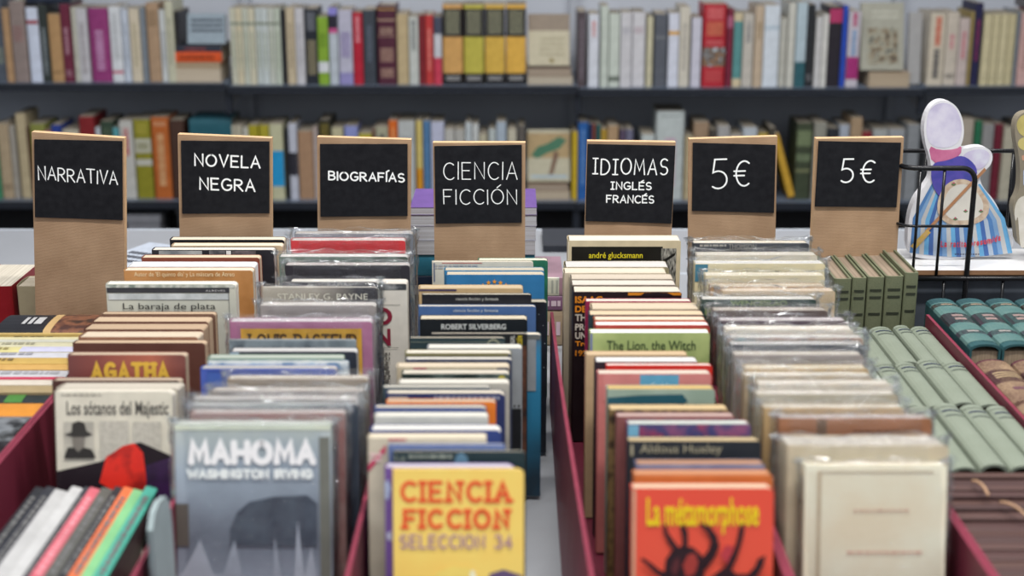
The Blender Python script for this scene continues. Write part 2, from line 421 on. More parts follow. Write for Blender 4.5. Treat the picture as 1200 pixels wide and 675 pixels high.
# ------------------------------------------------------------------ face-out rows standing in the boxes
LIFT = .004
def cover_art(items):
    """items drawn in picture-measured coordinates are turned into cm on the cover itself"""
    def fn(root, M, W, T, H):
        Mi = M.inverted(); o = Mi @ CAM; R3 = Mi.to_3x3()
        def loc(px, py):
            d = R3 @ ray(px, py); t = -o.y/d.y; p = o+d*t; return p.x, p.z
        def cl(x, z): return (max(-W/2+.0008, min(W/2-.0008, x)), max(.001, min(H-.0008, z)))
        pr = MB(); lt = MB(); k = 0
        for it in items:
            k += 1; y = -.00025-.00012*k
            if it[0] == 'r':
                _, x0, y0, x1, y1, m = it; a = cl(*loc(x0, y0)); b = cl(*loc(x1, y1))
                mm = m if not isinstance(m, str) else mat(m)
                pr.add([(a[0], y, b[1]), (b[0], y, b[1]), (b[0], y, a[1]), (a[0], y, a[1])], [(0, 1, 2, 3)], mm)
            elif it[0] == 'p':
                _, pts, m = it; mm = m if not isinstance(m, str) else mat(m)
                q = [cl(*loc(*p)) for p in pts]
                pr.add([(p[0], y, p[1]) for p in q], [list(range(len(q)))], mm)
            elif it[0] == 't':
                _, text, x0, y0, x1, y1, col = it[:7]; kw = it[7] if len(it) > 7 else {}
                a = loc(x0, y0); b = loc(x1, y1); bx = (a[0], b[1], b[0], a[1])
                if 'wd' in kw:
                    kw = dict(kw); wd = kw.pop('wd'); stroke_text(lt, text, bx, wd, mat(col, wear=.03), y=y, **kw)
                else: font_text(lt, text, bx, mat(col, wear=.03), y=y, bold=kw.get('bold', 0), rot=kw.get('rot', 0))
            elif it[0] == 'l':      # rows of unreadable small print
                _, x0, y0, x1, y1, n_, col = it; a = loc(x0, y0); b = loc(x1, y1); rr = random.Random(int(x0*7+y0))
                h_ = (a[1]-b[1])/n_
                for i in range(n_):
                    z1 = a[1]-i*h_; x = a[0]
                    while x < b[0]:
                        L = rr.uniform(.002, .007); xe = min(b[0], x+L)
                        lt.add([(x, y, z1-h_*.55), (xe, y, z1-h_*.55), (xe, y, z1), (x, y, z1)], [(0, 1, 2, 3)], mat(col)); x = xe+.0012
        if pr.v: pr.build('cover_print', root, M)
        if lt.v: lt.build('lettering', root, M)
    return fn
KINDS = {'p': 'paperback', 'h': 'hardcover', 'w': 'plastic-wrapped book'}
def facing_row(rowname, entries, a_back, a_front, h0=.172, cat='book', group=None, ylast=None, capT=.0165):
    n = len(entries); T0 = TABLE+LIFT
    al = []; Y0 = []
    for i, e in enumerate(entries):
        f = (i/max(1, n-1))**1.5; a = math.radians(a_back+(a_front-a_back)*f); al.append(a)
        h = e.get('h', h0); d = ray((e['x'][0]+e['x'][1])/2, e['y']); s = d.z/d.y
        # T0 + h cos a - CAMZ = s (Y0 + h sin a)
        Y0.append((T0+h*math.cos(a)-CAMZ)/s-h*math.sin(a))
    for i in range(1, n):
        Y0[i] = min(Y0[i], Y0[i-1]-entries[i].get('gap', .0075))
    rep = []
    for i, e in enumerate(entries):
        a = al[i]; sa, ca = math.sin(a), math.cos(a)
        d = ray((e['x'][0]+e['x'][1])/2, e['y']); s = d.z/d.y
        if i == 0: room = .03
        else: room = (Y0[i-1]-Y0[i])*ca-.18*max(0, (math.sin(al[i])-math.sin(al[i-1])))-.0008
        sl = e.get('k', 'p') == 'w'
        if sl: room -= .0024
        T = max(.004, min(room, e.get('T', capT)))
        H = (T0+T*sa-CAMZ-s*Y0[i])/(s*sa-ca)
        if H < .1 or H > .27: rep.append((i, round(H, 3)))
        H = max(.1, min(.27, H)); Yt = Y0[i]+H*sa
        x0 = ray(e['x'][0], e['y']); x1 = ray(e['x'][1], e['y'])
        X0 = x0.x/x0.y*Yt; X1 = x1.x/x1.y*Yt; W = X1-X0
        M = basis((1, 0, 0), (0, ca, -sa), (0, sa, ca), ((X0+X1)/2, Y0[i], T0))
        # thickness grows away from the viewer; lift so that the leaning back edge still rests on the box floor
        M = Matrix.Translation((0, 0, T*sa)) @ M
        nm = {'p': 'paperback_book', 'h': 'hardcover_book', 'w': 'wrapped_book'}[e.get('k', 'p')]
        r = make_book(nm, M, W, T, H, e['c'], page=e.get('pg', 'd2c4aa'), hard=e.get('k') == 'h', rc=e.get('rc', .003),
                      art=cover_art(e['art']) if 'art' in e else None, sleeve=sl)
        e['_pos'] = (X0, X1, Y0[i], T, H)
        k = KINDS[e.get('k', 'p')]
        lab = e['a']+' '+k
        if i == n-1: lab += f', frontmost in the {rowname} row'
        else: lab += f' in the {rowname} row, behind the {entries[i+1]["a"]} one'
        tag(r, lab, cat, group or f'books standing in the {rowname} row')
    print('XR', round(min(e['_pos'][0] for e in entries), 4), round(max(e['_pos'][1] for e in entries), 4), [(round(e['_pos'][0],3), round(e['_pos'][1],3)) for e in entries][-3:], 'Y', round(Y0[0],2), round(Y0[-1],2))
    print('ROW', rowname, n, 'oddH', rep)

def E(x0, x1, y, c, a, **k):
    d = dict(x=(x0, x1), y=y, c=c, a=a); d.update(k); return d
BK = '17171b'
# ---- NOVELA NEGRA row
rowB = [
 E(198, 333, 281, BK, 'wide black', T=.018),
 E(200, 331, 288, 'b9a284', 'tan-topped'),
 E(177, 321, 293, '25252a', 'black photo-collage', art=[('r', 176, 293, 186, 299, '2a2a30'), ('r', 186, 293, 237, 299, photo('6f7478', 'a9aba8')), ('r', 245, 293, 264, 299, photo('46464a', '8d8a88')), ('r', 265, 292, 271, 300, 'd9d6d2'), ('r', 272, 293, 300, 299, photo('3a3438', '9a8f90'))], pg='c9c3b8'),
 E(165, 304, 302, '7a4030', 'maroon-sided', pg='cbb696'),
 E(149, 298, 312, 'cfd2d6', 'white-edged', pg='dcdcdc', T=.024),
 E(144, 296, 317, photo('9c6c3c', 'b58250', scale=25), 'orange-brown', pg='cdbfa8', art=[('t', "Autor de 'El quinto día' y La máscara de Atreo", 157, 318.5, 275, 325.5, 'd9c6a0')]),
 E(123, 276, 333, photo('a8aaa0', 'bcbcae', scale=14), 'grey landscape', pg='d5d0c4', rc=.004, art=[
    ('r', 123, 333, 276, 337.5, photo('8d9288', 'b9bcb4', '6f7c74', scale=60)), ('r', 125, 337, 269, 343, '34353a'), ('r', 127, 344, 268, 351, photo('c4c8c8', '9fa5a5', scale=40)),
    ('r', 123, 337, 125.5, 395, '3c4048'), ('r', 268, 337, 270, 395, '3c4048'),
    ('t', 'La baraja de plata', 144, 355, 253, 364.5, '3a3a38'), ('t', 'ALREVÉS', 241, 338.8, 264, 341.6, 'b0b0b0')]),
 E(118, 252, 368, '6a5042', 'tallest brown-topped', T=.012, pg='b79a78', h=.155),
 E(106, 244, 377, '5c3a30', 'second brown-topped', T=.03, pg='bb9e7c', h=.155),
 E(96, 238, 386, '5a382e', 'dusty tan-topped', T=.03, pg='b09272', h=.157),
 E(90, 232, 395, photo('7a5440', '8a6450', scale=40), 'rust-covered', T=.03, pg='c3b096', h=.16),
 E(84, 240, 402, '56352c', 'tan middle', T=.03, pg='b89b7a', h=.16),
 E(78, 217, 416, grad('5e3a3a', '7a3f38', 'a05844', '6a3a36', axis=0, lo=-.07, hi=.07), 'wine-red yellow-lettered', pg='b29b80', art=[('t', 'AGATHA', 106, 424, 199, 446, 'c9a03c', dict(wd=.0042, serif=True, gap=.42))]),
 E(60, 211, 446, '4a2f2a', 'black-cornered', pg='a9957e', art=[('r', 198, 441, 210, 452, '14161a')], h=.16),
 E(64, 208, 455, 'a79f92', 'grey-paged', T=.03, pg='b3ab9c', h=.165),
 E(63, 202, 459, 'c9c4b4', 'newspaper-print', pg='c4bdae', rc=.005, art=[
    ('l', 72, 462, 120, 465, 1, '8a857a'),
    ('t', 'Los sótanos del Majestic', 78, 470, 198, 491, '4c4a46', dict(bold=.01)),
    ('r', 75, 494, 111, 535, photo('9d998e', 'b3afa2', scale=60)), ('r', 117, 493, 152, 545, photo('b8b4a8', 'a8a498', scale=300)), ('r', 156, 494, 190, 545, photo('b8b4a8', 'a8a498', scale=300)),
    ('p', [(76, 509), (84, 506), (85, 496), (92, 493), (99, 495), (102, 505), (109, 509), (100, 512), (86, 512)], '34322f'),
    ('p', [(85, 512), (100, 512), (99, 524), (92, 529), (86, 524)], '77726a'),
    ('p', [(76, 534), (80, 524), (87, 524), (92, 530), (98, 524), (107, 526), (112, 534), (112, 537), (76, 537)], '2c2a28'),
    ('p', [(66, 552), (120, 540), (145, 522), (165, 518), (202, 534), (203, 640), (66, 640)], '1b1018'),
    ('p', [(125, 535), (145, 522), (158, 519), (168, 530), (172, 560), (176, 590), (150, 585), (117, 565)], photo('c8231a', 'd42a1c', '8a1410', scale=30)),
    ('p', [(172, 545), (203, 535), (203, 600), (172, 590)], photo('3a1c4a', '22122c', scale=40))]),
]
# ---- BIOGRAFÍAS row
W_ = dict(k='w')
rowC = [
 E(344, 484, 274, '6a7078', 'grey-blue edged', pg='9a948c', **W_),
 E(340, 475, 282, 'b8383c', 'red', pg='a89c98', **W_),
 E(326, 478, 301, photo('4f5f50', '6f7c74', '3a443e', scale=30), 'mossy green', pg='b0aaa6', **W_),
 E(333, 480, 311, '2c2a30', 'black-banded', pg='9a928e', **W_),
 E(340, 477, 332, 'c9c4ba', 'tall cream with maroon letters', pg='c0bab0', T=.02, art=[
    ('r', 345, 331, 477, 339.5, photo('1d1f22', '3c4044', '8a8c8c', scale=60)), ('r', 443, 356.8, 469, 357.4, '77736c'),
    ('t', 'O', 436, 360, 460, 381, '7c1f34', dict(bold=.035)), ('t', 'N', 441, 385, 458, 405, '7c1f34', dict(bold=.035)),
    ('r', 443, 407, 467, 407.6, '77736c'), ('l', 443, 413, 458, 460, 9, '6a6660')]),
 E(330, 442, 331, '2f3036', 'dark series', pg='a09892', art=[('t', 'BIOGRAFIAS', 361, 332, 412, 335.5, '9a9a98')], **W_),
 E(307, 442, 337, grad('a9a294', '9d958a', '3b3a3e', axis=0, lo=-.07, hi=.06), 'taupe white-lettered', pg='9c948a', art=[('t', 'STANLEY G. PAYNE', 325, 344, 431, 351, 'd8d4c4')], **W_),
 E(304, 440, 358, '8c8784', 'mid grey', pg='a9a49e', **W_),
 E(268, 436, 377, photo('96607e', 'a5708c', scale=40), 'mauve with yellow panel', pg='a59ca0', art=[('r', 282, 385, 425, 440, photo('b98c34', 'c79a3c', scale=60)), ('t', 'LOUIS PASTEUR', 291, 391, 419, 409, '4a3420', dict(wd=.0022, serif=True))], **W_),
 E(268, 417, 398.5, photo('4d565e', '7f8a90', '5c666c', scale=30), 'slate photographic', pg='8f9090', rc=.002, T=.005),
 E(269, 418, 412, '2b2f3a', 'navy-sided', pg='a9aaaa', art=[('r', 268, 412, 280, 418, '9fb0c0')]),
 E(242, 402, 420, '6c8272', 'sage green', pg='95a096', rc=.002),
 E(243, 408, 425, photo('8fa6b8', 'c0c6c8', '5f7c98', scale=50), 'sky-blue picture', pg='9aa0a0', rc=.002),
 E(234, 394, 432, grad('5a78a8', '44639a', '3650a0', axis=2, lo=.1, hi=.19), 'bright blue', pg='9c9a94', art=[('r', 234, 431, 392, 435, '3a4fa0'), ('r', 234, 435, 244, 480, '4458a4')]),
 E(265, 431, 444, '8b7f72', 'beige', pg='a59c8e', **W_),
 E(246, 424, 458, photo('77706e', '9a928c', scale=30), 'stone-coloured', pg='9c948a', **W_),
 E(224, 418, 468, '86807c', 'pale grey', pg='9b9690', **W_),
 E(222, 420, 474, grad('8a8a88', '7a8484', '343c48', axis=0, lo=-.07, hi=.08), 'grey and navy', pg='9c9c98', **W_),
 E(222, 404, 484, photo('7e5452', '8f7470', scale=20, stretch=(1, 1, 3)), 'dull red', pg='9a928e', **W_),
 E(203, 388, 497, grad('9ca6b4', '6c7480', '98a4b0', 'b2bab4', axis=2, lo=.02, hi=.2), 'large grey white-lettered', pg='9fa49a', rc=.002, k='w', art=[
    ('r', 204, 497, 388, 504, 'c4cab8'), ('r', 374, 512, 388, 680, '6c6e66'), ('r', 203, 590, 222, 640, '57524c'),
    ('p', [(270, 620), (278, 600), (292, 588), (320, 582), (360, 580), (372, 590), (372, 640), (270, 640)], photo('3d4450', '505a66', scale=40)),
    ('p', [(203, 675), (215, 670), (235, 632), (250, 672), (262, 672), (275, 632), (285, 675), (320, 675), (322, 628), (330, 675), (345, 675), (349, 610), (357, 675), (365, 640), (372, 675), (372, 720), (203, 720)], '98a0ac'),
    ('t', 'MAHOMA', 220, 515, 371, 545, 'eceee8', dict(wd=.0056, gap=.3)),
    ('t', 'WASHINGTON IRVING', 219, 549, 367, 561, 'dde2e0', dict(wd=.0024))]),
]
# ---- CIENCIA FICCIÓN row
rowD = [
 E(560, 642, 305, photo('1c5240', '2a6a50', scale=60), 'dark green marbled', T=.012),
 E(506, 625, 307, 'bdb9ac', 'cream faded-print', pg='b8b09c', art=[('r', 518, 307.4, 565, 308.6, 'b86860'), ('l', 510, 310, 560, 316, 2, '9fa0a4'), ('r', 508, 308, 510, 330, '6a7080')]),
 E(520, 638, 317, '2f6f94', 'plain mid-blue', pg='a8a08c'),
 E(522, 638, 322, '2c6a98', 'blue with orange stars', pg='b0a48c', art=[('p', [(cx+3.1*math.sin(math.radians(36*j))*(1 if j % 2 == 0 else .42), cy-3.1*math.cos(math.radians(36*j))*(1 if j % 2 == 0 else .42)) for j in range(10)], 'd08a2c') for cx, cy in ((566, 334.5), (572.5, 331.2), (579.5, 330), (586.5, 331.2), (593, 334.2))]+[('r', 522, 323, 523.2, 345, '204e74')]),
 E(490, 613, 338, 'b79c74', 'beige worn-edged', pg='b29c78', art=[('r', 490, 338, 535, 341, '463e58')]),
 E(500, 641, 354, photo('0c1018', '141a26', scale=60), 'starry black', T=.013, pg='9a9484', art=[('r', x, y, x+.7, y+.7, 'b8c4cc') for x, y in ((631, 368), (636, 381), (630, 392), (638, 402), (633, 416), (637, 430))]),
 E(494, 623, 345, '14151c', 'black white-lettered', pg='c0b8a4', art=[('t', 'ciencia ficción y fantasía', 534, 348.5, 584, 352.8, '9c9c98', dict(bold=.01))]),
 E(490, 628, 359, '44608c', 'steel blue', pg='bdb7a6', art=[('t', 'ciencia ficción y fantasía', 531, 362, 584, 366.4, 'aeb6bc', dict(bold=.01))]),
 E(491, 618, 374, '14181c', 'grey-lettered black', pg='b4a88e', rc=.003, art=[('t', 'ROBERT SILVERBERG', 517, 379.5, 593, 386, 'b6b8b4', dict(bold=.03))]),
 E(560, 634, 392, grad('102c3c', '1c6484', '2a78a0', '4c4c4a', axis=2, lo=.02, hi=.2), 'teal space-scene', T=.009, art=[('r', 600, 391, 634, 398, '5a5c5a'), ('r', 600, 398, 628, 458, '7f8488'), ('r', 560, 392, 600, 560, '25282a')]),
 E(505, 618, 391, '17191c', 'black yellow-edged', pg='a49c8c', art=[('r', 612, 405, 618, 540, photo('5a3828', '2a1c18', scale=80)), ('t', 'REAL', 598, 393, 603, 404, 'c8c8c0', dict(rot=90)), ('t', 'FICCIÓN', 605, 393, 612, 407, 'c8b428', dict(rot=90, bold=.02))]),
 E(480, 592, 396, '28383c', 'ringed dark teal', pg='b3a790', art=[('p', [(578+8*math.cos(q/3.0), 405+8*math.sin(q/3.0)) for q in range(19)], '8a8a74'), ('p', [(578+6*math.cos(q/3.0), 405+6*math.sin(q/3.0)) for q in range(19)], '28383c'), ('r', 481, 400.5, 590, 401, '7f8474')]),
 E(500, 612, 408, '83888c', 'silver grey', pg='c0bcb0', art=[('r', 500, 479, 612, 600, '14161a'), ('p', [(602, 475), (604, 474), (604, 477), (602, 477)], '202428'), ('p', [(607, 475), (609, 474), (609, 477), (607, 477)], '202428')]),
 E(474, 599, 414, '75704c', 'olive-lined', pg='bdb6a6', art=[('r', 596, 413, 599, 440, '26345a')]),
 E(475, 600, 421, photo('2a3048', '3e465c', scale=60), 'deep navy', pg='c0bcb0', T=.01),
 E(464, 597, 430, 'b5a78e', 'beige magenta-striped', pg='b9ab92', art=[('r', 484, 430, 500, 432.5, 'a83c58'), ('r', 582, 421, 596, 436, '1c2a4c')]),
 E(470, 597, 438, photo('12201c', '1e2c2a', '56625e', scale=35), 'dark photo yellow-dotted', pg='b4ac9c', art=[('p', [(588+4*math.cos(q/2), 443+3.4*math.sin(q/2)) for q in range(13)], 'a49a3c')]),
 E(466, 597, 449, 'a8a49a', 'off-white', pg='bdb9ae'),
 E(448, 575, 454, '3c4a50', 'blue-grey lined', pg='b3aea2'),
 E(452, 592, 461, '29325c', 'navy white-lettered', pg='b8b09c', rc=.005, art=[('r', 455, 465, 478, 470, 'b0aca0'), ('l', 509, 464.5, 585, 471, 1, '9ca0ac')]),
 E(452, 581, 471, 'cf7026', 'bright orange', pg='a99a80', T=.012),
 E(438, 570, 478, '36487c', 'blue-striped', pg='a79f8e', rc=.004),
 E(438, 572, 488, 'b9b9b2', 'white-topped', pg='bcbab0'),
 E(433, 587, 504, '35457e', 'pale thick blue-edged', pg='c0bfb8', T=.02, rc=.004),
 E(430, 570, 513, 'bdb4a0', 'tall cream magenta-banded', pg='c5b99f', rc=.002, art=[('r', 455, 513, 476, 516, 'b43050'), ('p', [(430, 545), (430, 553), (452, 529), (452, 521)], 'b8385a'), ('l', 434, 531, 448, 543, 2, 'd8b8b8')], h=.178),
 E(455, 592, 521, '5c6c98', 'powder-blue', pg='a9a89c'),
 E(460, 616, 529, '1e3034', 'dark bottle-green', pg='b0a894', rc=.004, art=[('t', 'La', 463, 533, 475, 540, '8c9488'), ('l', 479, 533, 530, 540, 1, '8c9488'), ('p', [(532, 541), (536, 532), (542, 530), (548, 536), (549, 545), (532, 545)], '56788c')]),
 E(450, 603, 548, '6c4e90', 'violet', pg='a89fb0', rc=.005, art=[('p', [(450, 565), (455, 562), (458, 572), (455, 586), (450, 584)], 'a4b0d0'), ('p', [(453, 625), (459, 622), (459, 634), (454, 632)], 'b4b4cc')]),
 E(460, 614, 550, photo('e6c060', 'ecc868', scale=30), 'yellow orange-lettered', pg='c9b070', rc=.005, art=[
    ('t', 'CIENCIA', 469, 563, 599, 589, 'd8542c', dict(wd=.0032, serif=True, gap=.38)),
    ('t', 'FICCION', 472, 596, 597, 620, 'd8542c', dict(wd=.0032, serif=True, gap=.38)),
    ('t', 'SELECCION 34', 468, 626, 601, 643, 'a07c90', dict(wd=.0016, gap=.3)),
    ('p', [(505+0, 690), (512, 670), (530, 663), (552, 665), (562, 690)], 'ecc868'), ('p', [(568, 690), (574, 672), (590, 667), (612, 674), (613, 690)], '5c4a6c'),
    ('p', [(549, 680), (552, 668), (556, 668), (559, 680)], 'f0e0c0')]),
]
# ---- IDIOMAS row
rowE = [
 E(665, 798, 282, 'bcae90', 'large cream with black panel', pg='c4beb2', T=.03, rc=.002, art=[
    ('r', 670, 289, 775, 350, '16140f'), ('r', 775, 291, 791, 350, photo('1b1a18', '9b988e', scale=120, stretch=(4, 1, 1))), ('p', [(775, 306), (791, 296), (791, 299), (775, 310)], '14130f'),
    ('t', 'andré glucksmann', 690, 295.5, 753, 304.5, 'c8b824', dict(bold=.012)), ('r', 665, 283, 666, 350, 'd4cab4')]),
 E(661, 784, 313, photo('8c8468', '5c5644', scale=70), 'speckled olive', T=.03, pg='b7b5b0'),
 E(660, 782, 320, 'b9ad97', 'ivory', T=.03, pg='c2b7a2'),
 E(668, 790, 327, '8f8678', 'buff', T=.03, pg='b5a793'),
 E(669, 793, 334, '6a6054', 'light grey-topped', T=.03, pg='bcb3a6'),
 E(671, 799, 342, '1f1418', 'dark brown orange-lettered', pg='c1b5a2', T=.03, art=[
    ('r', 736, 342, 798, 346, 'c47a20'), ('p', [(750, 346.5), (755, 343), (770, 342.3), (782, 343), (790, 346.5)], '1f1418'),
    ('t', 'ISAAC', 674, 347, 706, 355, 'c87a1c', dict(bold=.03)), ('t', 'DEUTSCHER', 674, 358, 735, 366, 'c87a1c', dict(bold=.03)),
    ('t', 'THE', 674, 368, 692, 376, 'b0a89c', dict(bold=.03)), ('t', 'PROPHET', 674, 379, 716, 387, 'b0a89c', dict(bold=.03)),
    ('t', 'UNARMED', 674, 389, 718, 397, 'b0a89c', dict(bold=.03)), ('t', 'Trotsky', 674, 399.5, 706, 407, 'c87a1c', dict(bold=.03)), ('t', '1921-1929', 674, 410, 718, 417, 'c87a1c', dict(bold=.03))]),
 E(686, 811, 353, '8c2448', 'magenta', pg='c9c0ae', T=.012),
 E(692, 820, 362, 'a89880', 'sandy', T=.03, pg='bba88c'),
 E(690, 826, 369, '2a3a40', 'peach-topped', T=.03, pg='c7a884'),
 E(696, 828, 375, 'a4522e', 'rust-lined', T=.03, pg='c0b49c'),
 E(697, 832, 381, 'a8403a', 'brick-red lined', T=.03, pg='cfcbc6'),
 E(691, 832, 390, photo('9cab6c', '8d9c64', 'a8b478', scale=12), 'lime-green', pg='d2d6da', rc=.002, art=[('r', 691, 390, 694, 430, '6c7498'), ('t', 'The Lion, the Witch', 711, 399, 815, 412, '3a4a30', dict(bold=.008))]),
 E(686, 807, 416, 'b59a78', 'caramel-topped', pg='b79a74', h=.165),
 E(697, 819, 424, '2a2028', 'white-paged', pg='c4c2c0', T=.02),
 E(710, 835, 428, 'b8281f', 'vivid red', pg='c8c4bc', T=.011),
 E(700, 834, 438, 'bb706c', 'salmon-pink', pg='b9ad9c', rc=.003, art=[('r', 707, 438, 834, 470, 'bf7874'), ('r', 750, 439, 795, 470, '5894b0'), ('t', 'Gold', 762, 448.5, 782, 456, 'a9c4cc')]),
 E(711, 838, 456, photo('7e9080', '94a496', scale=20), 'grey-green', pg='b99650', art=[('p', [(712, 466), (750, 463), (800, 462), (806, 470), (790, 480), (712, 480)], '23505c')]),
 E(713, 855, 480, photo('3a2c1e', '7a6440', '2c2018', scale=60), 'dark mottled', pg='b89c6c', T=.02),
 E(722, 862, 488, '7a4a48', 'dusty rose', pg='a98c84'),
 E(735, 880, 497, photo('9c3c54', '38406c', '8c5070', scale=35), 'red-and-blue patterned', pg='a8b0a8', art=[('r', 735, 497, 748, 540, '6cA0b8')]),
 E(735, 892, 517, '24282e', 'charcoal cream-lettered', pg='aa9468', rc=.003, art=[('t', 'Aldous Huxley', 750, 520.5, 846, 534, '9c947c', dict(bold=.005)), ('r', 739, 521, 742, 534, '9c947c')]),
 E(745, 897, 544, photo('5c6484', '7f8298', scale=30), 'slate-lilac', pg='a4704c', rc=.003),
 E(742, 906, 556, photo('b0602c', 'c06c34', scale=30), 'burnt-orange', pg='b87a50', rc=.003),
 E(740, 907, 572, grad('d4503c', 'dc5640', 'd84c38', axis=2, lo=0, hi=.18), 'scarlet yellow-lettered', pg='c0a888', rc=.004, art=[
    ('r', 740, 571, 907, 573, 'd8a080'), ('r', 740, 572, 744, 720, 'c89c80'),
    ('t', 'La métamorphose', 758, 583, 889, 626, 'f0c81c', dict(bold=.022)),
    ('p', [(778, 675), (780, 655), (788, 644), (800, 639), (812, 641), (822, 650), (826, 664), (824, 680), (815, 700), (790, 700)], '2c1a20'),
    ('p', [(800, 662), (806, 650), (814, 648), (818, 658), (814, 672), (804, 676)], '9c3a34'), ('p', [(786, 668), (790, 656), (796, 652), (796, 664), (791, 676)], '54282c'),
    ('p', [(790, 646), (783, 636), (777, 622), (777, 613), (780, 614), (783, 624), (790, 634), (797, 643)], '2c1a20'), ('p', [(799, 641), (800, 630), (797, 619), (800, 613), (806, 622), (806, 634), (805, 642)], '2c1a20'),
    ('p', [(822, 654), (830, 644), (833, 634), (829, 624), (820, 616), (821, 612), (832, 617), (840, 627), (843, 640), (838, 652), (826, 668)], '2c1a20'),
    ('p', [(850, 660), (858, 648), (863, 634), (866, 618), (871, 612), (872, 622), (868, 638), (862, 656), (856, 668)], '2c1a20'),
    ('p', [(780, 680), (768, 672), (760, 664), (750, 655), (753, 653), (764, 660), (772, 667), (784, 672)], '2c1a20'),
    ('p', [(822, 684), (840, 670), (852, 662), (862, 672), (876, 672), (884, 664), (888, 654), (897, 650), (894, 662), (886, 676), (870, 684), (850, 682), (828, 696)], '2c1a20'),
    ('p', [(843, 650), (850, 638), (860, 640), (852, 660)], 'b43c44')]),
]
# ---- first 5 € row
rowF = [
 E(812, 948, 285, '33363c', 'charcoal grey-lettered', pg='b5aa96', art=[('l', 820, 286.5, 851, 291, 1, '8c8880'), ('t', 'THOMSON', 854, 286, 886, 291.5, '8c8880')], **W_),
 E(816, 958, 299, 'b4ac9c', 'parchment', pg='a9a294', **W_),
 E(814, 967, 309, 'c0b594', 'cream black-titled', pg='b0aca8', art=[('r', 814, 309, 829, 330, '3c6c80'), ('t', 'Antonio Alvarez de Morales', 845, 316.5, 932, 322, '38342c', dict(bold=.012))], **W_),
 E(826, 967, 323, 'bcb294', 'yellowed', pg='b3aa94', **W_),
 E(832, 968, 336, '9c7c5c', 'pinkish-brown', pg='a4947c', **W_),
 E(846, 979, 341, 'b09c80', 'broad beige', pg='b09c84', **W_),
 E(822, 957, 351, '2c3c38', 'forest-green', pg='a8a49c', art=[('t', 'WENCESLAO', 856, 352, 922, 358.5, '6c7c50', dict(bold=.02)), ('t', 'F', 826, 361, 833, 369, '6c7c50', dict(bold=.03))], **W_),
 E(835, 970, 364, '4a3a34', 'dark brown', pg='8c8278', **W_),
 E(843, 993, 376, '44343c', 'plum', pg='948c8c', **W_),
 E(850, 1000, 386, 'bcb4a4', 'white-topped', pg='b8b0a4', **W_),
 E(852, 1012, 396, photo('a08c7c', '8c6c5c', '6c8084', scale=25), 'multicoloured', pg='a09c94', **W_),
 E(856, 1014, 404, '3e4248', 'dark slate', pg='8c8884', **W_),
 E(860, 1012, 416, '8c8480', 'ash-grey', pg='9c9488', **W_),
 E(872, 1018, 432, 'a98c60', 'tan', pg='a4987c', **W_),
 E(872, 1022, 440, '9c8c74', 'light brown', pg='a8a090', **W_),
 E(888, 1046, 450, 'b0a490', 'pale sand', pg='aca498', **W_),
 E(886, 1052, 462, 'a09884', 'khaki-grey', pg='a49c90', **W_),
 E(895, 1060, 478, 'a98e66', 'ochre', pg='a09888', **W_),
 E(912, 1092, 490, photo('84583c', '946448', scale=25, stretch=(1, 1, 4)), 'copper-brown', pg='8c8480', art=[('r', 957, 490, 968, 530, '6a5444'), ('l', 1000, 504, 1065, 510, 1, '6c4430')], **W_),
 E(920, 1112, 522, 'b4a890', 'thick stone-coloured', pg='a49c90', T=.04, **W_),
 E(943, 1110, 545, photo('ddd0b4', 'ece2cc', scale=12), 'blank cream', pg='c0b49c', art=[('r', 958, 552, 1094, 554, 'b8a890'), ('r', 958, 552, 960, 700, 'beae92'), ('l', 1000, 597, 1065, 601, 1, 'c09884'), ('l', 992, 646, 1080, 650, 1, 'c48c7c')], k='w', h=.17),
]
facing_row('NOVELA NEGRA', rowB, 1, 11, h0=.172)
facing_row('BIOGRAFÍAS', rowC, 1, 11, h0=.178)
facing_row('CIENCIA FICCIÓN', rowD, 1, 11, h0=.17)
facing_row('IDIOMAS', rowE, 1, 11, h0=.172)
facing_row('wrapped 5 €', rowF, 1, 11, h0=.18)
# ------------------------------------------------------------------ back shelves
SY = 3.9          # front plane of the shelved spines
def shelf_z(py): return at_y(600, py, SY).z
SIGNX = [(92, 'NARRATIVA'), (264, 'NOVELA NEGRA'), (426, 'BIOGRAFÍAS'), (562, 'CIENCIA FICCIÓN'), (739, 'IDIOMAS'), (859, 'wider 5 €'), (1005, 'outer 5 €')]
def near_sign(px):
    if px > 1065: return 'above the board-book basket'
    return 'above the '+min(SIGNX, key=lambda s: abs(s[0]-px))[1]+' sign'
D_ = '26262c'; G_ = 'c2a25c'; S_ = '6c6c74'
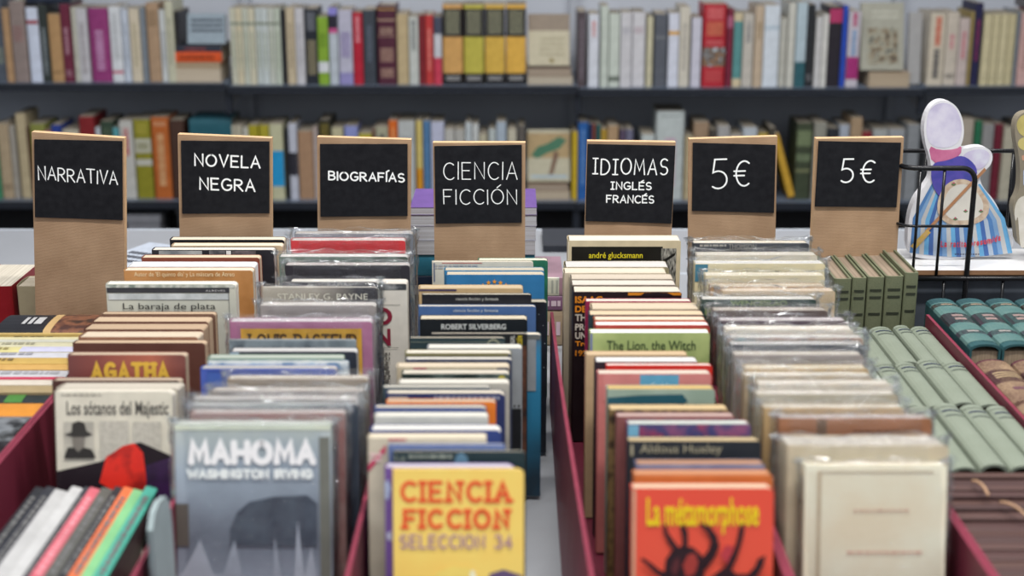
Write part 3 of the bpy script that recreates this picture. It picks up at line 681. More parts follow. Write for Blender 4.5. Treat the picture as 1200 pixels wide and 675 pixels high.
# x0, x1 at the shelf, top y, cover, name, spine marks
UP = [
 (-16, -8, 2, '6c6a68', 'grey', []), (-8, 8, -4, '474e58', 'wide slate', [(.6, .8, '7c8474', 'l')]),
 (9, 17, 10, '9a7c5c', 'light tan', []), (18, 35, 2, '7c706c', 'thick taupe', [(.3, .5, '84605e', 'l')]), (37, 50, 9, 'b4bccc', 'ice-white red-marked', [(.17, .22, '8c3840')]),
 (50, 60, 6, '2a302e', 'black-green', [(.3, .9, '6c7478', 't')]), (61, 75, 17, '9c7c56', 'kraft-brown', [(.85, .9, '6c5438', 'l')]), (76, 87, 5, '5c2034', 'burgundy', [(.3, .65, '94707c', 't'), (.85, .95, '94707c', 'l')]),
 (88, 94, 9, 'a4a498', 'thin cream', []), (94, 106, 10, 'a8a8ac', 'off-white', [(.2, .9, '908c90', 't')]), (107, 131, 10, '7c3064', 'thick magenta', [(.3, .85, 'a4789c', 't')]),
 (132, 145, 8, 'b8bcc0', 'bright white', [(.85, .89, 'b06878'), (.1, .7, 'a0a4a8', 't')]), (146, 154, 11, 'a8b0bc', 'bluish white', [(.2, .8, '8c94a0', 't')]), (155, 167, 11, 'b4ab98', 'cream', [(.2, .8, '9c947c', 't')]),
 (168, 174, 9, '6c747c', 'thin slate-blue', []), (175, 189, 4, '947c64', 'tall tan', [(.1, .3, '746048', 'l')]), (190, 197, 12, 'b0b4b4', 'slim white', [(.3, .8, '888c90', 't')]), (198, 207, 2, 'a8a894', 'tall ivory', [(.2, .8, '8c8c7c', 't')]),
 (208, 213, 14, '1c1c20', 'thin black', []),
]
UP2 = [(272+7.4*i, 279+7.4*i, 10, ['a8a898', 'b0a890', 'a4a89c', 'b0ac98', 'a4acac', 'a8b0b0', 'a4a8a0', 'a0a89c'][i], 'pale set', [(.18, .22, '7c8478'), (.3, .8, '8c9484', 't')]) for i in range(8)] + [
 (332, 336, 12, '1c1c22', 'very thin black', []), (337, 347, 10, 'a89c84', 'pale tan', [(.2, .8, '8c806c', 't')]), (348, 358, 10, 'a8a8ac', 'light grey', [(.2, .8, '94949a', 't')]),
 (359, 373, 11, '1c2028', 'black gold-lettered', [(.05, .3, '70747c', 'l'), (.42, .9, '8c8468', 'l')]), (374, 386, 20, '70902c', 'lime-green', [(.25, .45, '50701c', 'l'), (.66, .82, 'b4b8bc')]),
 (387, 397, 9, '9ca4ac', 'lavender-topped', [(0, .1, '7470b0'), (.1, .27, '22202c'), (.27, .33, 'a84878')]), (398, 414, 12, '9c9cac', 'thick lilac-white', [(.3, .65, '6c5c90', 'l'), (.84, 1, '7c78a4')]),
 (415, 426, 15, '98182c', 'crimson', [(.06, .42, 'b87880', 't')]), (427, 441, 12, '323840', 'dark slate', [(.2, .7, '4c5460', 't')]),
 (443, 465, 7, '431c2c', 'thick maroon gilt', [(.04, .05, G_), (.17, .19, '947c6c'), (.28, .36, '9c8474', 'l'), (.38, .39, '947c6c'), (.54, .72, '9c8070', 'l'), (.8, .92, 'a08474', 'l')]),
 (466, 479, 17, 'a09070', 'straw-coloured', []), (480, 491, 20, 'a4a8a4', 'chalk-white', [(.05, .5, '6c7070', 't')]), (492, 498, 18, '6c1c24', 'thin dark-red', []), (499, 508, 18, 'a03030', 'red', [(.2, .8, 'b86c64', 't')]),
 (509, 518, 20, 'a8aab0', 'red-footed white', [(0, .25, '3c4050'), (.6, 1, 'a83448')]),
]
for i_, (c_, nm_) in enumerate([('b08850', 'amber'), ('a09840', 'yellow-green'), ('b49440', 'golden yellow'), ('bc9440', 'deep yellow')]):
    UP2.append((519+24.6*i_, 542.5+24.6*i_, 6, c_, nm_+' black-labelled', [(.05, .4, '1c1c20'), (.08, .38, '84846c', 'l'), (.86, 1, '17171b'), (.9, .95, '9c9c9c', 'l')]))
UP3 = [
 (676, 686, 14, '443c40', 'dark leaning', [(.1, .9, '605860', 't')]), (689, 701, 17, 'b4b8c0', 'white red-lettered', [(.1, .3, 'b08080', 't')]), (703, 712, 7, 'a4aca4', 'tall mint', []), (713, 725, 16, 'a8b0a8', 'mint', [(.85, .92, '606860')]),
 (726, 739, 15, 'acacb0', 'plain white', [(.2, .3, '94949c', 'l')]), (740, 755, 15, 'b0b0b4', 'broad white', [(.2, .3, 'a08c94', 'l')]), (757, 764, 20, 'a8a48c', 'slim cream', []), (766, 780, 17, '4c5058', 'charcoal-grey', [(.3, .34, '64686c')]),
 (782, 794, 16, 'b4b8c4', 'white orange-dotted', [(.24, .29, 'b88c3c')]), (795, 807, 9, 'b0aca0', 'tall cream', [(.2, .8, '98948c', 't')]), (809, 820, 21, 'acacb8', 'lilac-white', []),
 (822, 849, 5, '98202c', 'thick scarlet picture-spined', [(.05, .18, 'c06c6c', 'l'), (.22, .38, 'b87454', 'l'), (.44, .5, 'b46464', 'l'), (.52, .75, None), (.8, .95, 'b05050', 'l')]),
 (850, 857, 10, '641c30', 'thin crimson', [(.1, .25, '905068')]), (858, 868, 16, '4c7c7c', 'teal cream-tipped', [(0, .11, 'b0a488'), (.89, 1, 'b0a488')]), (869, 881, 17, 'a4a098', 'dull white', [(.1, .4, '7c7c7c', 't')]), (882, 892, 7, 'a49480', 'beige', [(.2, .4, '84745c', 't')]),
 (893, 911, 7, 'b4bcc4', 'broad ice-white', [(.25, .29, '98a8b4')]), (912, 920, 22, '9c9c94', 'short grey-white', []), (921, 929, 4, 'acaca4', 'tall off-white', []), (930, 942, 3, '98a8b0', 'pale blue teal-footed', [(.7, 1, '285058')]),
 (943, 952, 6, '202226', 'tall black', [(.85, .95, '6c6c70', 'l')]), (953, 960, 20, 'acacac', 'slim grey-white', []), (960.5, 967, 17, 'b4b4b0', 'slim bright white', []), (968, 983, 8, '201c24', 'black pink-topped', [(.03, .2, '983058')]),
 (984, 990, 7, '20409c', 'royal-blue', []), (991, 1005, 14, 'a8a4ac', 'white magenta-blocked', [(.02, .2, 'a04868', 't'), (.25, .6, '6c88a8', 't'), (.6, .9, '8c2864')]),
]
UP4 = [
 (1086, 1104, 16, 'b0a898', 'cream red-lettered', [(.05, .45, 'b06450', 't'), (.5, .9, '404044', 't')]), (1105, 1119, 15, 'aca498', 'pale cream', [(.3, .5, 'b07c80', 't'), (.85, .92, '404040', 'l')]), (1120, 1132, 22, 'a89c98', 'pinkish-lettered cream', [(.2, .6, 'a86c74', 't')]),
 (1133, 1136, 14, '8c7c4c', 'thin mustard', []), (1137, 1146, 4, '1c1c3c', 'navy', [(.2, .7, '70284c', 't')]),
 (1148, 1157, 17, 'b0a888', 'yellowish set', [(.9, .95, '8c8468', 'l')]), (1158, 1167, 17, 'aca484', 'yellowish set', [(.9, .95, '8c8468', 'l')]), (1168, 1176, 17, 'b0a888', 'yellowish set', [(.9, .95, '8c8468', 'l')]), (1177, 1186, 17, 'a8a080', 'yellowish set', []),
 (1187, 1190, 14, '707880', 'thin bluish', []), (1191, 1203, 15, 'b0908c', 'pinkish', [(.2, .8, '987874', 't')]), (1204, 1214, 12, '7c2030', 'dark red', []),
]
LO1 = [
 (-9, 2, 150, '3c7c5c', 'green', []), (3, 16, 146, '988870', 'tan', [(.8, .9, '6c5c48', 'l')]), (17, 23, 148, '8c8880', 'thin grey', []), (25, 36, 134, 'a09478', 'large cream', []), (37, 40, 150, '4c3424', 'thin brown', []),
 (41, 58, 146, '74783c', 'olive-green', [(.1, .3, '8c9054', 'l')]), (58, 65, 154, 'a05060', 'rose', []), (66, 77, 147, '22367c', 'blue', [(.1, .5, '4c60a0', 't')]), (78, 97, 153, 'a4a090', 'white', [(.3, .5, '706c60', 'l')]),
 (99, 116, 137, '701c20', 'thick red', []), (117, 122, 150, 'a8b0b8', 'thin white', []), (123, 137, 143, '2c3c30', 'dark green', [(.1, .8, '4c5c48', 'l')]), (138, 144, 150, '4c8c94', 'turquoise', []),
 (145, 160, 142, 'a4a4a0', 'white red-lettered', [(.1, .45, 'a86060', 't')]), (161, 180, 141, '77741f', 'mustard panelled', [(.05, .2, '9c9440', 'l'), (.24, .42, 'a0a090'), (.3, .38, '606030', 'l'), (.5, .58, 'a4a49c')]), (182, 202, 138, '9c5424', 'orange', [(.06, .12, 'b49070', 'l'), (.2, .85, 'b48c64', 't')]),
 (204, 220, 141, '3c2820', 'dark brown', []), (270, 279, 148, 'a4a090', 'cream', []), (280, 287, 148, '9c9888', 'pale fawn', []), (288, 294, 150, 'acaca4', 'slim white', []),
]
LO2 = [
 (295, 306, 147, '8c8420', 'sulphur-yellow', []), (307, 318, 147, '908828', 'olive-yellow', []), (319, 334, 146, 'a4a488', 'pale sky-blue-banded', [(.35, .82, '2080b0')]), (337, 340, 150, '22242a', 'very slim black', []), (341, 350, 145, 'a0a4b0', 'white black-striped', [(.38, .68, '24242c')]),
 (351, 368, 155, '8c7058', 'broad tan', []), (369, 374, 150, '9c908c', 'slim pinkish-white', []), (376, 390, 141, '202018', 'black gilt-lettered', [(.05, .8, '74682c', 'l')]), (391, 404, 150, 'a09c80', 'ivory', []), (406, 421, 148, '747cac', 'periwinkle', []),
 (422, 437, 157, '98902c', 'bright yellow', []), (438, 441, 152, '6c5044', 'slim brown', []), (442, 456, 150, '8c8c78', 'cream and black', [(.1, .8, '3c3c3c', 't')]), (457, 467, 142, 'b4581c', 'vivid orange', [(.1, .5, 'c08454', 't')]),
 (468, 487, 142, '9ca0a0', 'thick light grey', [(.2, .3, '84888c', 'l')]), (489, 496, 142, 'b0a060', 'yellow-to-orange', [(.6, 1, 'b47c20')]), (497, 505, 142, '44688c', 'denim-blue', []), (506, 521, 143, '9ca0b4', 'broad pale lilac', []),
 (522, 533, 152, '9c9c98', 'blurred white', []), (534, 545, 152, '949490', 'light ashen', []), (546, 553, 144, 'a0a8ac', 'tall whitish', []), (554, 561, 146, 'a8acac', 'tall milk-white', []), (562, 571, 158, '9c9884', 'short cream', []), (573, 581, 152, '9ca4a4', 'pale aqua', []),
 (582, 593, 143, '8c98a4', 'tall powder-blue', []), (595, 605, 152, 'a4a090', 'dusty cream', []), (607, 615, 148, '504c48', 'murky brown', []),
]
LO3 = [
 (670, 676, 155, 'a89024', 'slim yellow', []), (677, 688, 144, '20508c', 'cobalt-blue', [(.1, .8, '5074a4', 't')]), (689, 692, 145, '142c50', 'slim navy', []), (693, 697, 146, '6c3c34', 'slim brown-red', []), (698, 702, 146, '205050', 'slim teal', []), (703, 710, 152, '94782c', 'ochre', []),
 (711, 723, 148, '947c60', 'tan', []), (725, 731, 152, '4c4054', 'dusky violet', []), (732, 740, 152, '5c5c70', 'mauve-grey', []), (750, 765, 158, 'a0a8a8', 'short white', []), (767, 800, 131, 'a0a8a8', 'very broad tall white', [(.05, .08, '788080', 'l'), (.3, .85, 'a890a0', 't')]),
 (801, 810, 160, '988c70', 'short beige', []), (811, 828, 144, '84705c', 'mid-brown', []), (829, 837, 152, '3c3834', 'blackish', []), (838, 852, 148, '8c8c8c', 'ash-grey', []), (853, 867, 158, '94908c', 'cream-grey', []), (868, 884, 150, '9ca4ac', 'tilted white', []), (886, 897, 157, 'a08c38', 'golden', []), (898, 905, 150, '3c3830', 'dusky', []),
 (931, 948, 145, '343c2c', 'thick dark-green banded', [(.1, .3, '606c50'), (.4, .5, '58644c'), (.6, .64, '64684c')]), (950, 964, 144, '7c7c74', 'dull grey', []), (966, 979, 151, '22262c', 'jet-black', []), (980, 991, 147, '8c94a0', 'bluish-grey', []), (992, 1005, 138, '8c7860', 'tall brown', []), (1006, 1017, 155, '74242c', 'short red', []),
 (1019, 1036, 152, '8c9090', 'pale grey', []), (1037, 1056, 152, '84888c', 'cool grey', []), (1058, 1072, 146, '74787c', 'mid grey', []),
]
LO4 = [
 (1086, 1100, 148, '707478', 'darker grey', []), (1101, 1117, 146, '7c7c78', 'drab', []), (1119, 1134, 140, '948c80', 'cream', []), (1136, 1144, 142, '1f5c40', 'emerald', []), (1145, 1158, 146, '7c7c7c', 'plain grey', []), (1160, 1169, 146, '5c1828', 'wine-red', []), (1170, 1182, 150, '9c9888', 'white', []), (1184, 1200, 146, '1c1c20', 'black', []), (1202, 1214, 142, '4c5058', 'slate', []),
]
def row_books(L, ybase, rowname, anchor=False, depth=(.12, .14)):
    z0 = shelf_z(ybase)
    for i, (x0, x1, yt, c, nm, marks) in enumerate(L):
        A = at_y(x0, ybase, SY); B = at_y(x1, ybase, SY); T = B.x-A.x-.0006
        H = at_y((x0+x1)/2, yt, SY).z-z0
        D = random.uniform(*depth)
        cm = c
        bands = []
        for bd in marks:
            if bd[2] is None: bands.append((bd[0], bd[1], photo('9ca4a8', '3c3430', '8c6c50', scale=90)))
            else: bands.append(bd)
        rn = .12 if 'gilt' in nm or T > .05 else .05
        # canonical spine (-x) -> towards camera (-y); front cover (-y) -> +x
        M = basis((0, 1, 0), (-1, 0, 0), (0, 0, 1), (B.x, SY+D/2+random.uniform(0, .012), z0+.0005))
        r = make_book('shelved_book', M, D, T, H, cm, page=random.choice(['9c9484', 'a49a88', '8c8474']), rc=0, rnd=rn, bands=bands, hard='gilt' in nm)
        if nm == 'pale set': lab = 'slim pale book, one of eight matching spines on the upper shelf'; g = 'eight matching pale spines'
        elif nm == 'yellowish set': lab = 'yellowish book, one of four matching spines on the upper shelf above the basket'; g = 'four matching yellowish spines'
        else:
            lab = f'{nm} book on the {rowname} back shelf {near_sign((x0+x1)/2)}'; g = f'books on the {rowname} back shelf'
            if len(lab.split()) < 14:
                pass
        tag(r, lab, 'book', g)
BASES = {'u': [96.5, 99.5, 102.5, 100.5], 'l': [233.5, 234.5, 235, 235]}
for L, y in zip((UP, UP2, UP3, UP4), BASES['u']): row_books(L, y, 'upper')
for L, y in zip((LO1, LO2, LO3, LO4), BASES['l']): row_books(L, y, 'lower')
# flat piles and display copies on the shelves
def flat_book(px0, px1, zb, th, Yf, depth, c, page, label, group, bands=(), hard=False, spine_front=True, cat='book', name='flat_book', yaw=0, fixed=None):
    if fixed: X0, X1 = fixed
    else:
        py = 300
        d = ray(px0, 100); X0 = at_y(px0, 200, Yf).x; X1 = at_y(px1, 200, Yf).x
    H = X1-X0
    if spine_front: M = basis((0, 1, 0), (0, 0, 1), (1, 0, 0), (X0, Yf+depth/2, zb))
    else: M = basis((0, -1, 0), (0, 0, 1), (-1, 0, 0), (X1, Yf+depth/2, zb))
    if yaw: 
        c0 = Vector(((X0+X1)/2, Yf+depth/2, 0)); M = Matrix.Translation(c0) @ Matrix.Rotation(yaw, 4, 'Z') @ Matrix.Translation(-c0) @ M
    r = make_book(name, M, depth, th, H, c, page=page, hard=hard, rc=0, bands=bands)
    tag(r, label, cat, group); return r
def pile(px0, px1, ybase, items, where, group):
    z = shelf_z(ybase)+.0006
    for (yt, c, page, sf, nm, bands, dx0, dx1) in items:
        zt = at_y(600, yt, SY).z; th = zt-z-.0004
        flat_book(px0+dx0, px1+dx1, z, th, SY+.004, .135, c, page, f'{nm} book lying flat {where}', group, bands=bands, spine_front=sf)
        z = zt
    return z
def display(px0, px1, ytop, zb, c, page, label, group, art=None, lean=14, T=.018):
    a = math.radians(lean); X0 = at_y(px0, (ytop+80)/2, SY).x; X1 = at_y(px1, (ytop+80)/2, SY).x
    zt = at_y(600, ytop, SY+.03).z; H = (zt-zb)/math.cos(a)
    M = Matrix.Translation((0, 0, T*math.sin(a))) @ basis((1, 0, 0), (0, math.cos(a), -math.sin(a)), (0, math.sin(a), math.cos(a)), ((X0+X1)/2, SY+.012, zb+.0006))
    r = make_book('display_book', M, X1-X0, T, H, c, page=page, art=cover_art(art) if art else None)
    tag(r, label, 'book', group)
zt = pile(213, 265, 96.5, [(80, 'b0a088', 'b4a48c', False, 'cream-paged', [], 0, 0), (73, '8c6c4c', 'a08868', False, 'tan-paged', [], 0, 0), (61, 'bc4a20', 'a09078', True, 'orange-spined', [(.15, .85, '7c3014', 't')], -3, 2), (54, '282c38', '8c8474', True, 'dark navy', [(.35, .8, '7c3c3c', 't')], 2, 2)], 'in the pile above the NOVELA NEGRA sign', 'flat pile by the first shelf upright')
display(218, 263, 18, zt, '7c8a94', 'a0a0a0', 'grey-blue dark-lettered book propped on the pile above the NOVELA NEGRA sign', 'books shown face out on the shelves', art=[('t', 'LIBRO', 0, 0, 1, 1, '2c343c')][:0]+[('l', 224, 22, 262, 40, 3, '2c3440')])
zt = pile(618, 670, 99.5, [(90, 'a89c88', 'a89c88', False, 'cream-edged', [(.4, .5, '1c1c1c')], 0, 0), (80, '6c5848', '948470', False, 'brown-covered', [], 0, -2)], 'on the upper shelf above the CIENCIA FICCIÓN sign', 'flat pile by the middle upright')
display(619, 668, 19, zt, '74685a', '9c9484', 'cream and brown lettered book propped above the CIENCIA FICCIÓN sign, upper shelf', 'books shown face out on the shelves', art=[('r', 619, 36, 669, 80, 'a09a84'), ('l', 632, 44, 662, 68, 4, '8c866f'), ('p', [(643, 70), (647, 68), (650, 71), (646, 74)], '6c6030')])
zt = pile(1011, 1058, 102.5, [(85, 'a08c74', 'a89478', False, 'honey-coloured', [(.4, .5, '1c1c1c')], 0, 0)], 'on the upper shelf above the outer 5 € sign', 'flat pile by the far upright')
display(1012, 1063, 6, zt, '8c8c80', '8c8c80', 'pale book with dark landscape picture propped above the outer 5 € sign', 'books shown face out on the shelves', art=[('r', 1017, 33, 1052, 75, photo('2c2a24', '6c5c44', '8c8c7c', '1c1c18', scale=50)), ('l', 1022, 12, 1052, 24, 2, 'a4a498')])
display(1068, 1083, 16, shelf_z(100.5), '8c8c8c', '9c9c9c', 'plain grey book leaning beside the cream red-lettered one, upper shelf', 'books shown face out on the shelves', lean=8)
zt = pile(226, 268, 233.5, [(200, '20404c', '6c6c64', True, 'dark teal', [], 0, 0), (168, '1c4450', '6c6c64', True, 'deep teal', [], 0, 0), (140, '1c4c58', '606058', True, 'topmost teal', [], -1, 6)], 'beside the NOVELA NEGRA sign, lower shelf', 'teal pile on the lower shelf')
zt = pile(618, 668, 234.5, [(224, 'a08c74', 'a89880', False, 'cream-paged', [(.4, .5, '1c1c1c')], 0, 0), (216, '7c6450', '948470', False, 'brown-paged', [], 0, -2)], 'between CIENCIA FICCIÓN and IDIOMAS signs', 'flat pile between two signs')
display(618, 669, 155, zt, '9c9884', '9c9484', 'cream picture book with green tree propped between CIENCIA FICCIÓN and IDIOMAS signs', 'books shown face out on the shelves', art=[('r', 618, 156, 669, 185, '907c58'), ('p', [(622, 182), (630, 172), (642, 168), (655, 160), (664, 164), (656, 174), (640, 180), (630, 186)], '2c5c44'), ('p', [(650, 176), (655, 180), (648, 204), (643, 206)], '5c4434'), ('l', 622, 205, 665, 212, 1, '8ca0ac')])
# dark book lying on top of the first upright books
flat_book(48, 99, shelf_z(5.0)+.001, .035, SY+.01, .12, '1c2434', '6c6c70', 'dark navy book laid across the burgundy one and its neighbours, upper shelf', 'books laid across others', bands=[(.2, .8, '3c4454', 't')])
flat_book(1188, 1230, shelf_z(11)+.001, .03, SY+.01, .12, '5c2030', '6c6c70', 'dark red book laid across the pinkish one, upper shelf', 'books laid across others')
# leaning yellow book, lower shelf
d0 = at_y(912, 190, SY); 
M = Matrix.Translation((at_y(925, 233, SY).x, 0, shelf_z(235)+.001)) @ Matrix.Rotation(math.radians(-17), 4, 'Y') @ basis((0, 1, 0), (-1, 0, 0), (0, 0, 1), (.018, SY+.07, .006))
r = make_book('shelved_book', M, .13, .018, .18, 'a8842c', rc=0, rnd=.05); tag(r, 'yellow book leaning at a slant beside the wider 5 € sign, lower shelf', 'book', 'books on the lower back shelf')

# ------------------------------------------------------------------ shelving unit and room
steel = mat('1d2129', rough=.35, wear=.05); wallm = mat('a8adb6', rough=.8, wear=.05, scale=6)
greyst = mat('9a9fa8', rough=.5, wear=.04, scale=10)
XB = [-2.2, at_y(268.5, 98, SY).x, at_y(677, 98, SY).x, at_y(1080, 98, SY).x, 2.2]
su = empty('shelving_unit', Matrix.Translation((0, SY+.14, 0)))
tag(su, 'dark metal wall shelving holding two rows of used books behind the stall', 'shelving')
WALLY = SY+.33
for key, nm in (('u', 'shelf_board'), ('l', 'shelf_board')):
    for i in range(4):
        mb = MB(); z = shelf_z(BASES[key][i])
        mb.box((XB[i]+.002, SY-.03, z-.008), (XB[i+1]-.002, WALLY-.02, z), mat('5f6a7a', rough=.4, wear=.03))
        mb.box((XB[i]+.002, SY-.034, z-.019), (XB[i+1]-.002, SY-.03, z+.001), steel)
        mb.build(nm, su)
for x in XB[1:4]:
    mb = MB(); mb.box((x-.012, WALLY-.035, 0), (x+.012, WALLY-.004, 2.3), greyst); mb.build('upright', su)
    for key in 'ul':
        z = shelf_z(BASES[key][1])
        mb = MB(); mb.prism([(x-.009, z-.075), (x+.009, z-.075), (x+.009, z-.009), (x-.009, z-.009)], SY-.02, SY+.0, steel)
        mb.add([(x-.002, SY-.018, z-.075), (x-.002, WALLY-.04, z-.03), (x-.002, WALLY-.04, z-.009), (x-.002, SY-.018, z-.009), (x+.002, SY-.018, z-.075), (x+.002, WALLY-.04, z-.03), (x+.002, WALLY-.04, z-.009), (x+.002, SY-.018, z-.009)],
               [(0, 1, 2, 3), (7, 6, 5, 4), (0, 4, 5, 1), (3, 2, 6, 7)], greyst); mb.build('bracket', su)
# added black panel standing in for the shade below the lower shelf
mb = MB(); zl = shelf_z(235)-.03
mb.box((-2.2, SY+.10, .03), (2.2, SY+.115, zl), mat('15161a', rough=.8)); mb.build('under_shelf_shade_panel', su)
mb = MB(); mb.box((-2.2, SY-.03, 0.0), (2.2, SY+.24, .03), steel); mb.build('plinth', su)
for o in su.children: o.matrix_parent_inverse = Matrix.Translation((0, -(SY+.14), 0))
mb = MB(); mb.box((-4, WALLY, 0), (4, WALLY+.1, 3.0), wallm); struct(mb.build('wall_back'))
mb = MB(); mb.box((-4, -3, -.1), (4, WALLY+.1, 0), mat('5c5a58', rough=.7, scale=8)); struct(mb.build('floor'))
mb = MB(); mb.box((-4, 1.6, 3.0), (4, WALLY+.1, 3.08), mat('8c9098', rough=.8)); struct(mb.build('ceiling'))
mb = MB(); mb.box((-4.1, 1.6, 0), (-4, WALLY+.1, 3.0), wallm); struct(mb.build('wall_left'))
mb = MB(); mb.box((4, 1.6, 0), (4.1, WALLY+.1, 3.0), wallm); struct(mb.build('wall_right'))
# pale storage box hardly visible in the shade under the shelf
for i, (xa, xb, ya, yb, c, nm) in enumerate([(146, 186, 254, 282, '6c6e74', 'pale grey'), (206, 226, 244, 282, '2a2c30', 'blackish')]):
    A = at_y(xa, ya, SY-.04); B = at_y(xb, yb, SY-.04); mb = MB()
    t = empty('storage_box', Matrix.Translation(((A.x+B.x)/2, SY-.12, .031)))
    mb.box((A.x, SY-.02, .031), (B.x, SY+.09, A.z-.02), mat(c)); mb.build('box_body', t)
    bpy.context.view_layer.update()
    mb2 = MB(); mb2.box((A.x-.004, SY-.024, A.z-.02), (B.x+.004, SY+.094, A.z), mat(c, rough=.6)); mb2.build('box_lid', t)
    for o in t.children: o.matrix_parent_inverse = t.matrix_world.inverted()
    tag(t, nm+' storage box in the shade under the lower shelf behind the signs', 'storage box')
# ------------------------------------------------------------------ table
laminate = mat('8b8e93', rough=.38, wear=.05, scale=12)
def table(y0, y1, label):
    t = empty('display_table', Matrix.Translation((0, (y0+y1)/2, 0)))
    mb = MB(); mb.box((-1.3, y0, TABLE-.028), (1.3, y1, TABLE), laminate); o = mb.build('table_top', t); 
    mb = MB(); mb.box((-1.3, y0-.003, TABLE-.03), (1.3, y0, TABLE-.0005), greyst); mb.box((-1.3, y1, TABLE-.03), (1.3, y1+.004, TABLE+.0008), mat('c4ccd6', rough=.25)); e = mb.build('edge_strip', t)
    for sx in (-1, 1):
        for yy in (y0+.06, y1-.06):
            mb = MB(); mb.tube([(sx*1.2, yy, 0), (sx*1.2, yy, TABLE-.03)], .02, steel, 12); mb.build('leg', t)
    for o in t.children: o.matrix_parent_inverse = t.matrix_world.inverted()
    tag(t, label, 'table')
table(.78, 2.225, 'pale grey table carrying the boxes of books under the signs')
table(2.232, 2.52, 'narrow pale grey table behind the signs, with a bright metal edge')
# ------------------------------------------------------------------ burgundy boxes
def box_mat():
    m, nt, b = newmat('burgundy_card')
    n = nt.nodes.new('ShaderNodeTexNoise'); n.inputs['Scale'].default_value = 500
    tc = nt.nodes.new('ShaderNodeTexCoord'); nt.links.new(tc.outputs['Object'], n.inputs['Vector'])
    r = nt.nodes.new('ShaderNodeValToRGB'); r.color_ramp.elements[0].color = rgb('4c1626', GAIN); r.color_ramp.elements[1].color = rgb('702438', GAIN)
    nt.links.new(n.outputs['Fac'], r.inputs['Fac']); nt.links.new(r.outputs['Color'], b.inputs['Base Color']); b.inputs['Roughness'].default_value = .5
    return m
burg = box_mat(); burg_edge = mat('74293b', rough=.5)
def side(mb, x, y0, y1, z0, z1, flare=0.0, th=.0035, n=10):
    vs = []
    for i in range(n+1):
        f = i/n; y = y0+(y1-y0)*f; fl = flare*(1-f)**1.5
        for xx, zz in ((x, z0), (x+fl, z1), (x+fl+th, z1), (x+th, z0)): vs.append((xx, y, zz))
    fs = []
    for i in range(n):
        a = 4*i; b = a+4
        fs.append((a, a+1, b+1, b)); fs.append((a+2, a+3, b+3, b+2)); fs.append((a+3, a, b, b+3))
    fs += [(3, 2, 1, 0), (4*n, 4*n+1, 4*n+2, 4*n+3)]
    mb.add(vs, fs, burg)
    mb.add(vs, [(4*i+1, 4*i+2, 4*i+6, 4*i+5) for i in range(n)], burg_edge)
def cbox(x0, x1, y0, y1, h, label, fl=(0, 0), walls='lrfb'):
    t = empty('book_box', Matrix.Translation(((x0+x1)/2, (y0+y1)/2, TABLE)))
    z0 = TABLE+.0005; mb = MB(); mb.box((x0, y0, z0), (x1, y1, z0+.003), burg); mb.build('box_base', t)
    if 'l' in walls: mb = MB(); side(mb, x0, y0, y1, z0, z0+h, fl[0]); mb.build('side_panel', t)
    if 'r' in walls: mb = MB(); side(mb, x1-.0035, y0, y1, z0, z0+h, fl[1]); mb.build('side_panel', t)
    for yy, k in ((y0, 'f'), (y1-.0035, 'b')):
        if k in walls: mb = MB(); mb.box((x0+.004, yy, z0+.003), (x1-.004, yy+.0035, z0+h), burg); mb.build('end_panel', t)
    for o in t.children: o.matrix_parent_inverse = t.matrix_world.inverted()
    tag(t, label, 'box', 'burgundy card boxes of books')
cbox(-.4515, -.277, .90, 1.60, .115, 'burgundy box holding the NOVELA NEGRA row and the slanting comics', walls='lrf')
cbox(-.272, -.1195, .90, 1.19, .115, 'burgundy box holding the plastic-wrapped BIOGRAFÍAS row', walls='rf')
cbox(.045, .2038, .90, 1.64, .115, 'burgundy box holding the IDIOMAS row', fl=(.014, 0), walls='lrf')
cbox(.2044, .3545, .90, 1.62, .115, 'burgundy box holding the wrapped books of the wider 5 € row', walls='lrf')
cbox(.355, .487, .90, 1.63, .115, 'burgundy box holding the pale green volumes and brown booklets', walls='lrf')
cbox(-.70, -.4522, .90, 1.74, .115, 'burgundy box holding the spine-up books by the NARRATIVA sign', walls='lrf')
cbox(.4905, .72, .90, 1.70, .06, 'burgundy box holding the teal and gold volumes', walls='rfb')
# grey card divider at the left edge of the wrapped biographies
mb = MB(); pts = [(-.03, 0), (.03, 0), (.03, .12), (.026, .138), (.016, .147), (-.004, .152), (-.02, .15), (-.03, .14)]
o = MB(); o.prism([(p[0], p[1]) for p in pts], 0, .004, mat('8c9a9c', rough=.5)); dv = o.build('card_divider', None, basis((0, 1, 0), (-1, 0, 0), (0, 0, 1), (-.2665, 1.02, TABLE+.004)))
tag(dv, 'grey-green card divider between the slanting comics and the large grey wrapped book', 'divider')

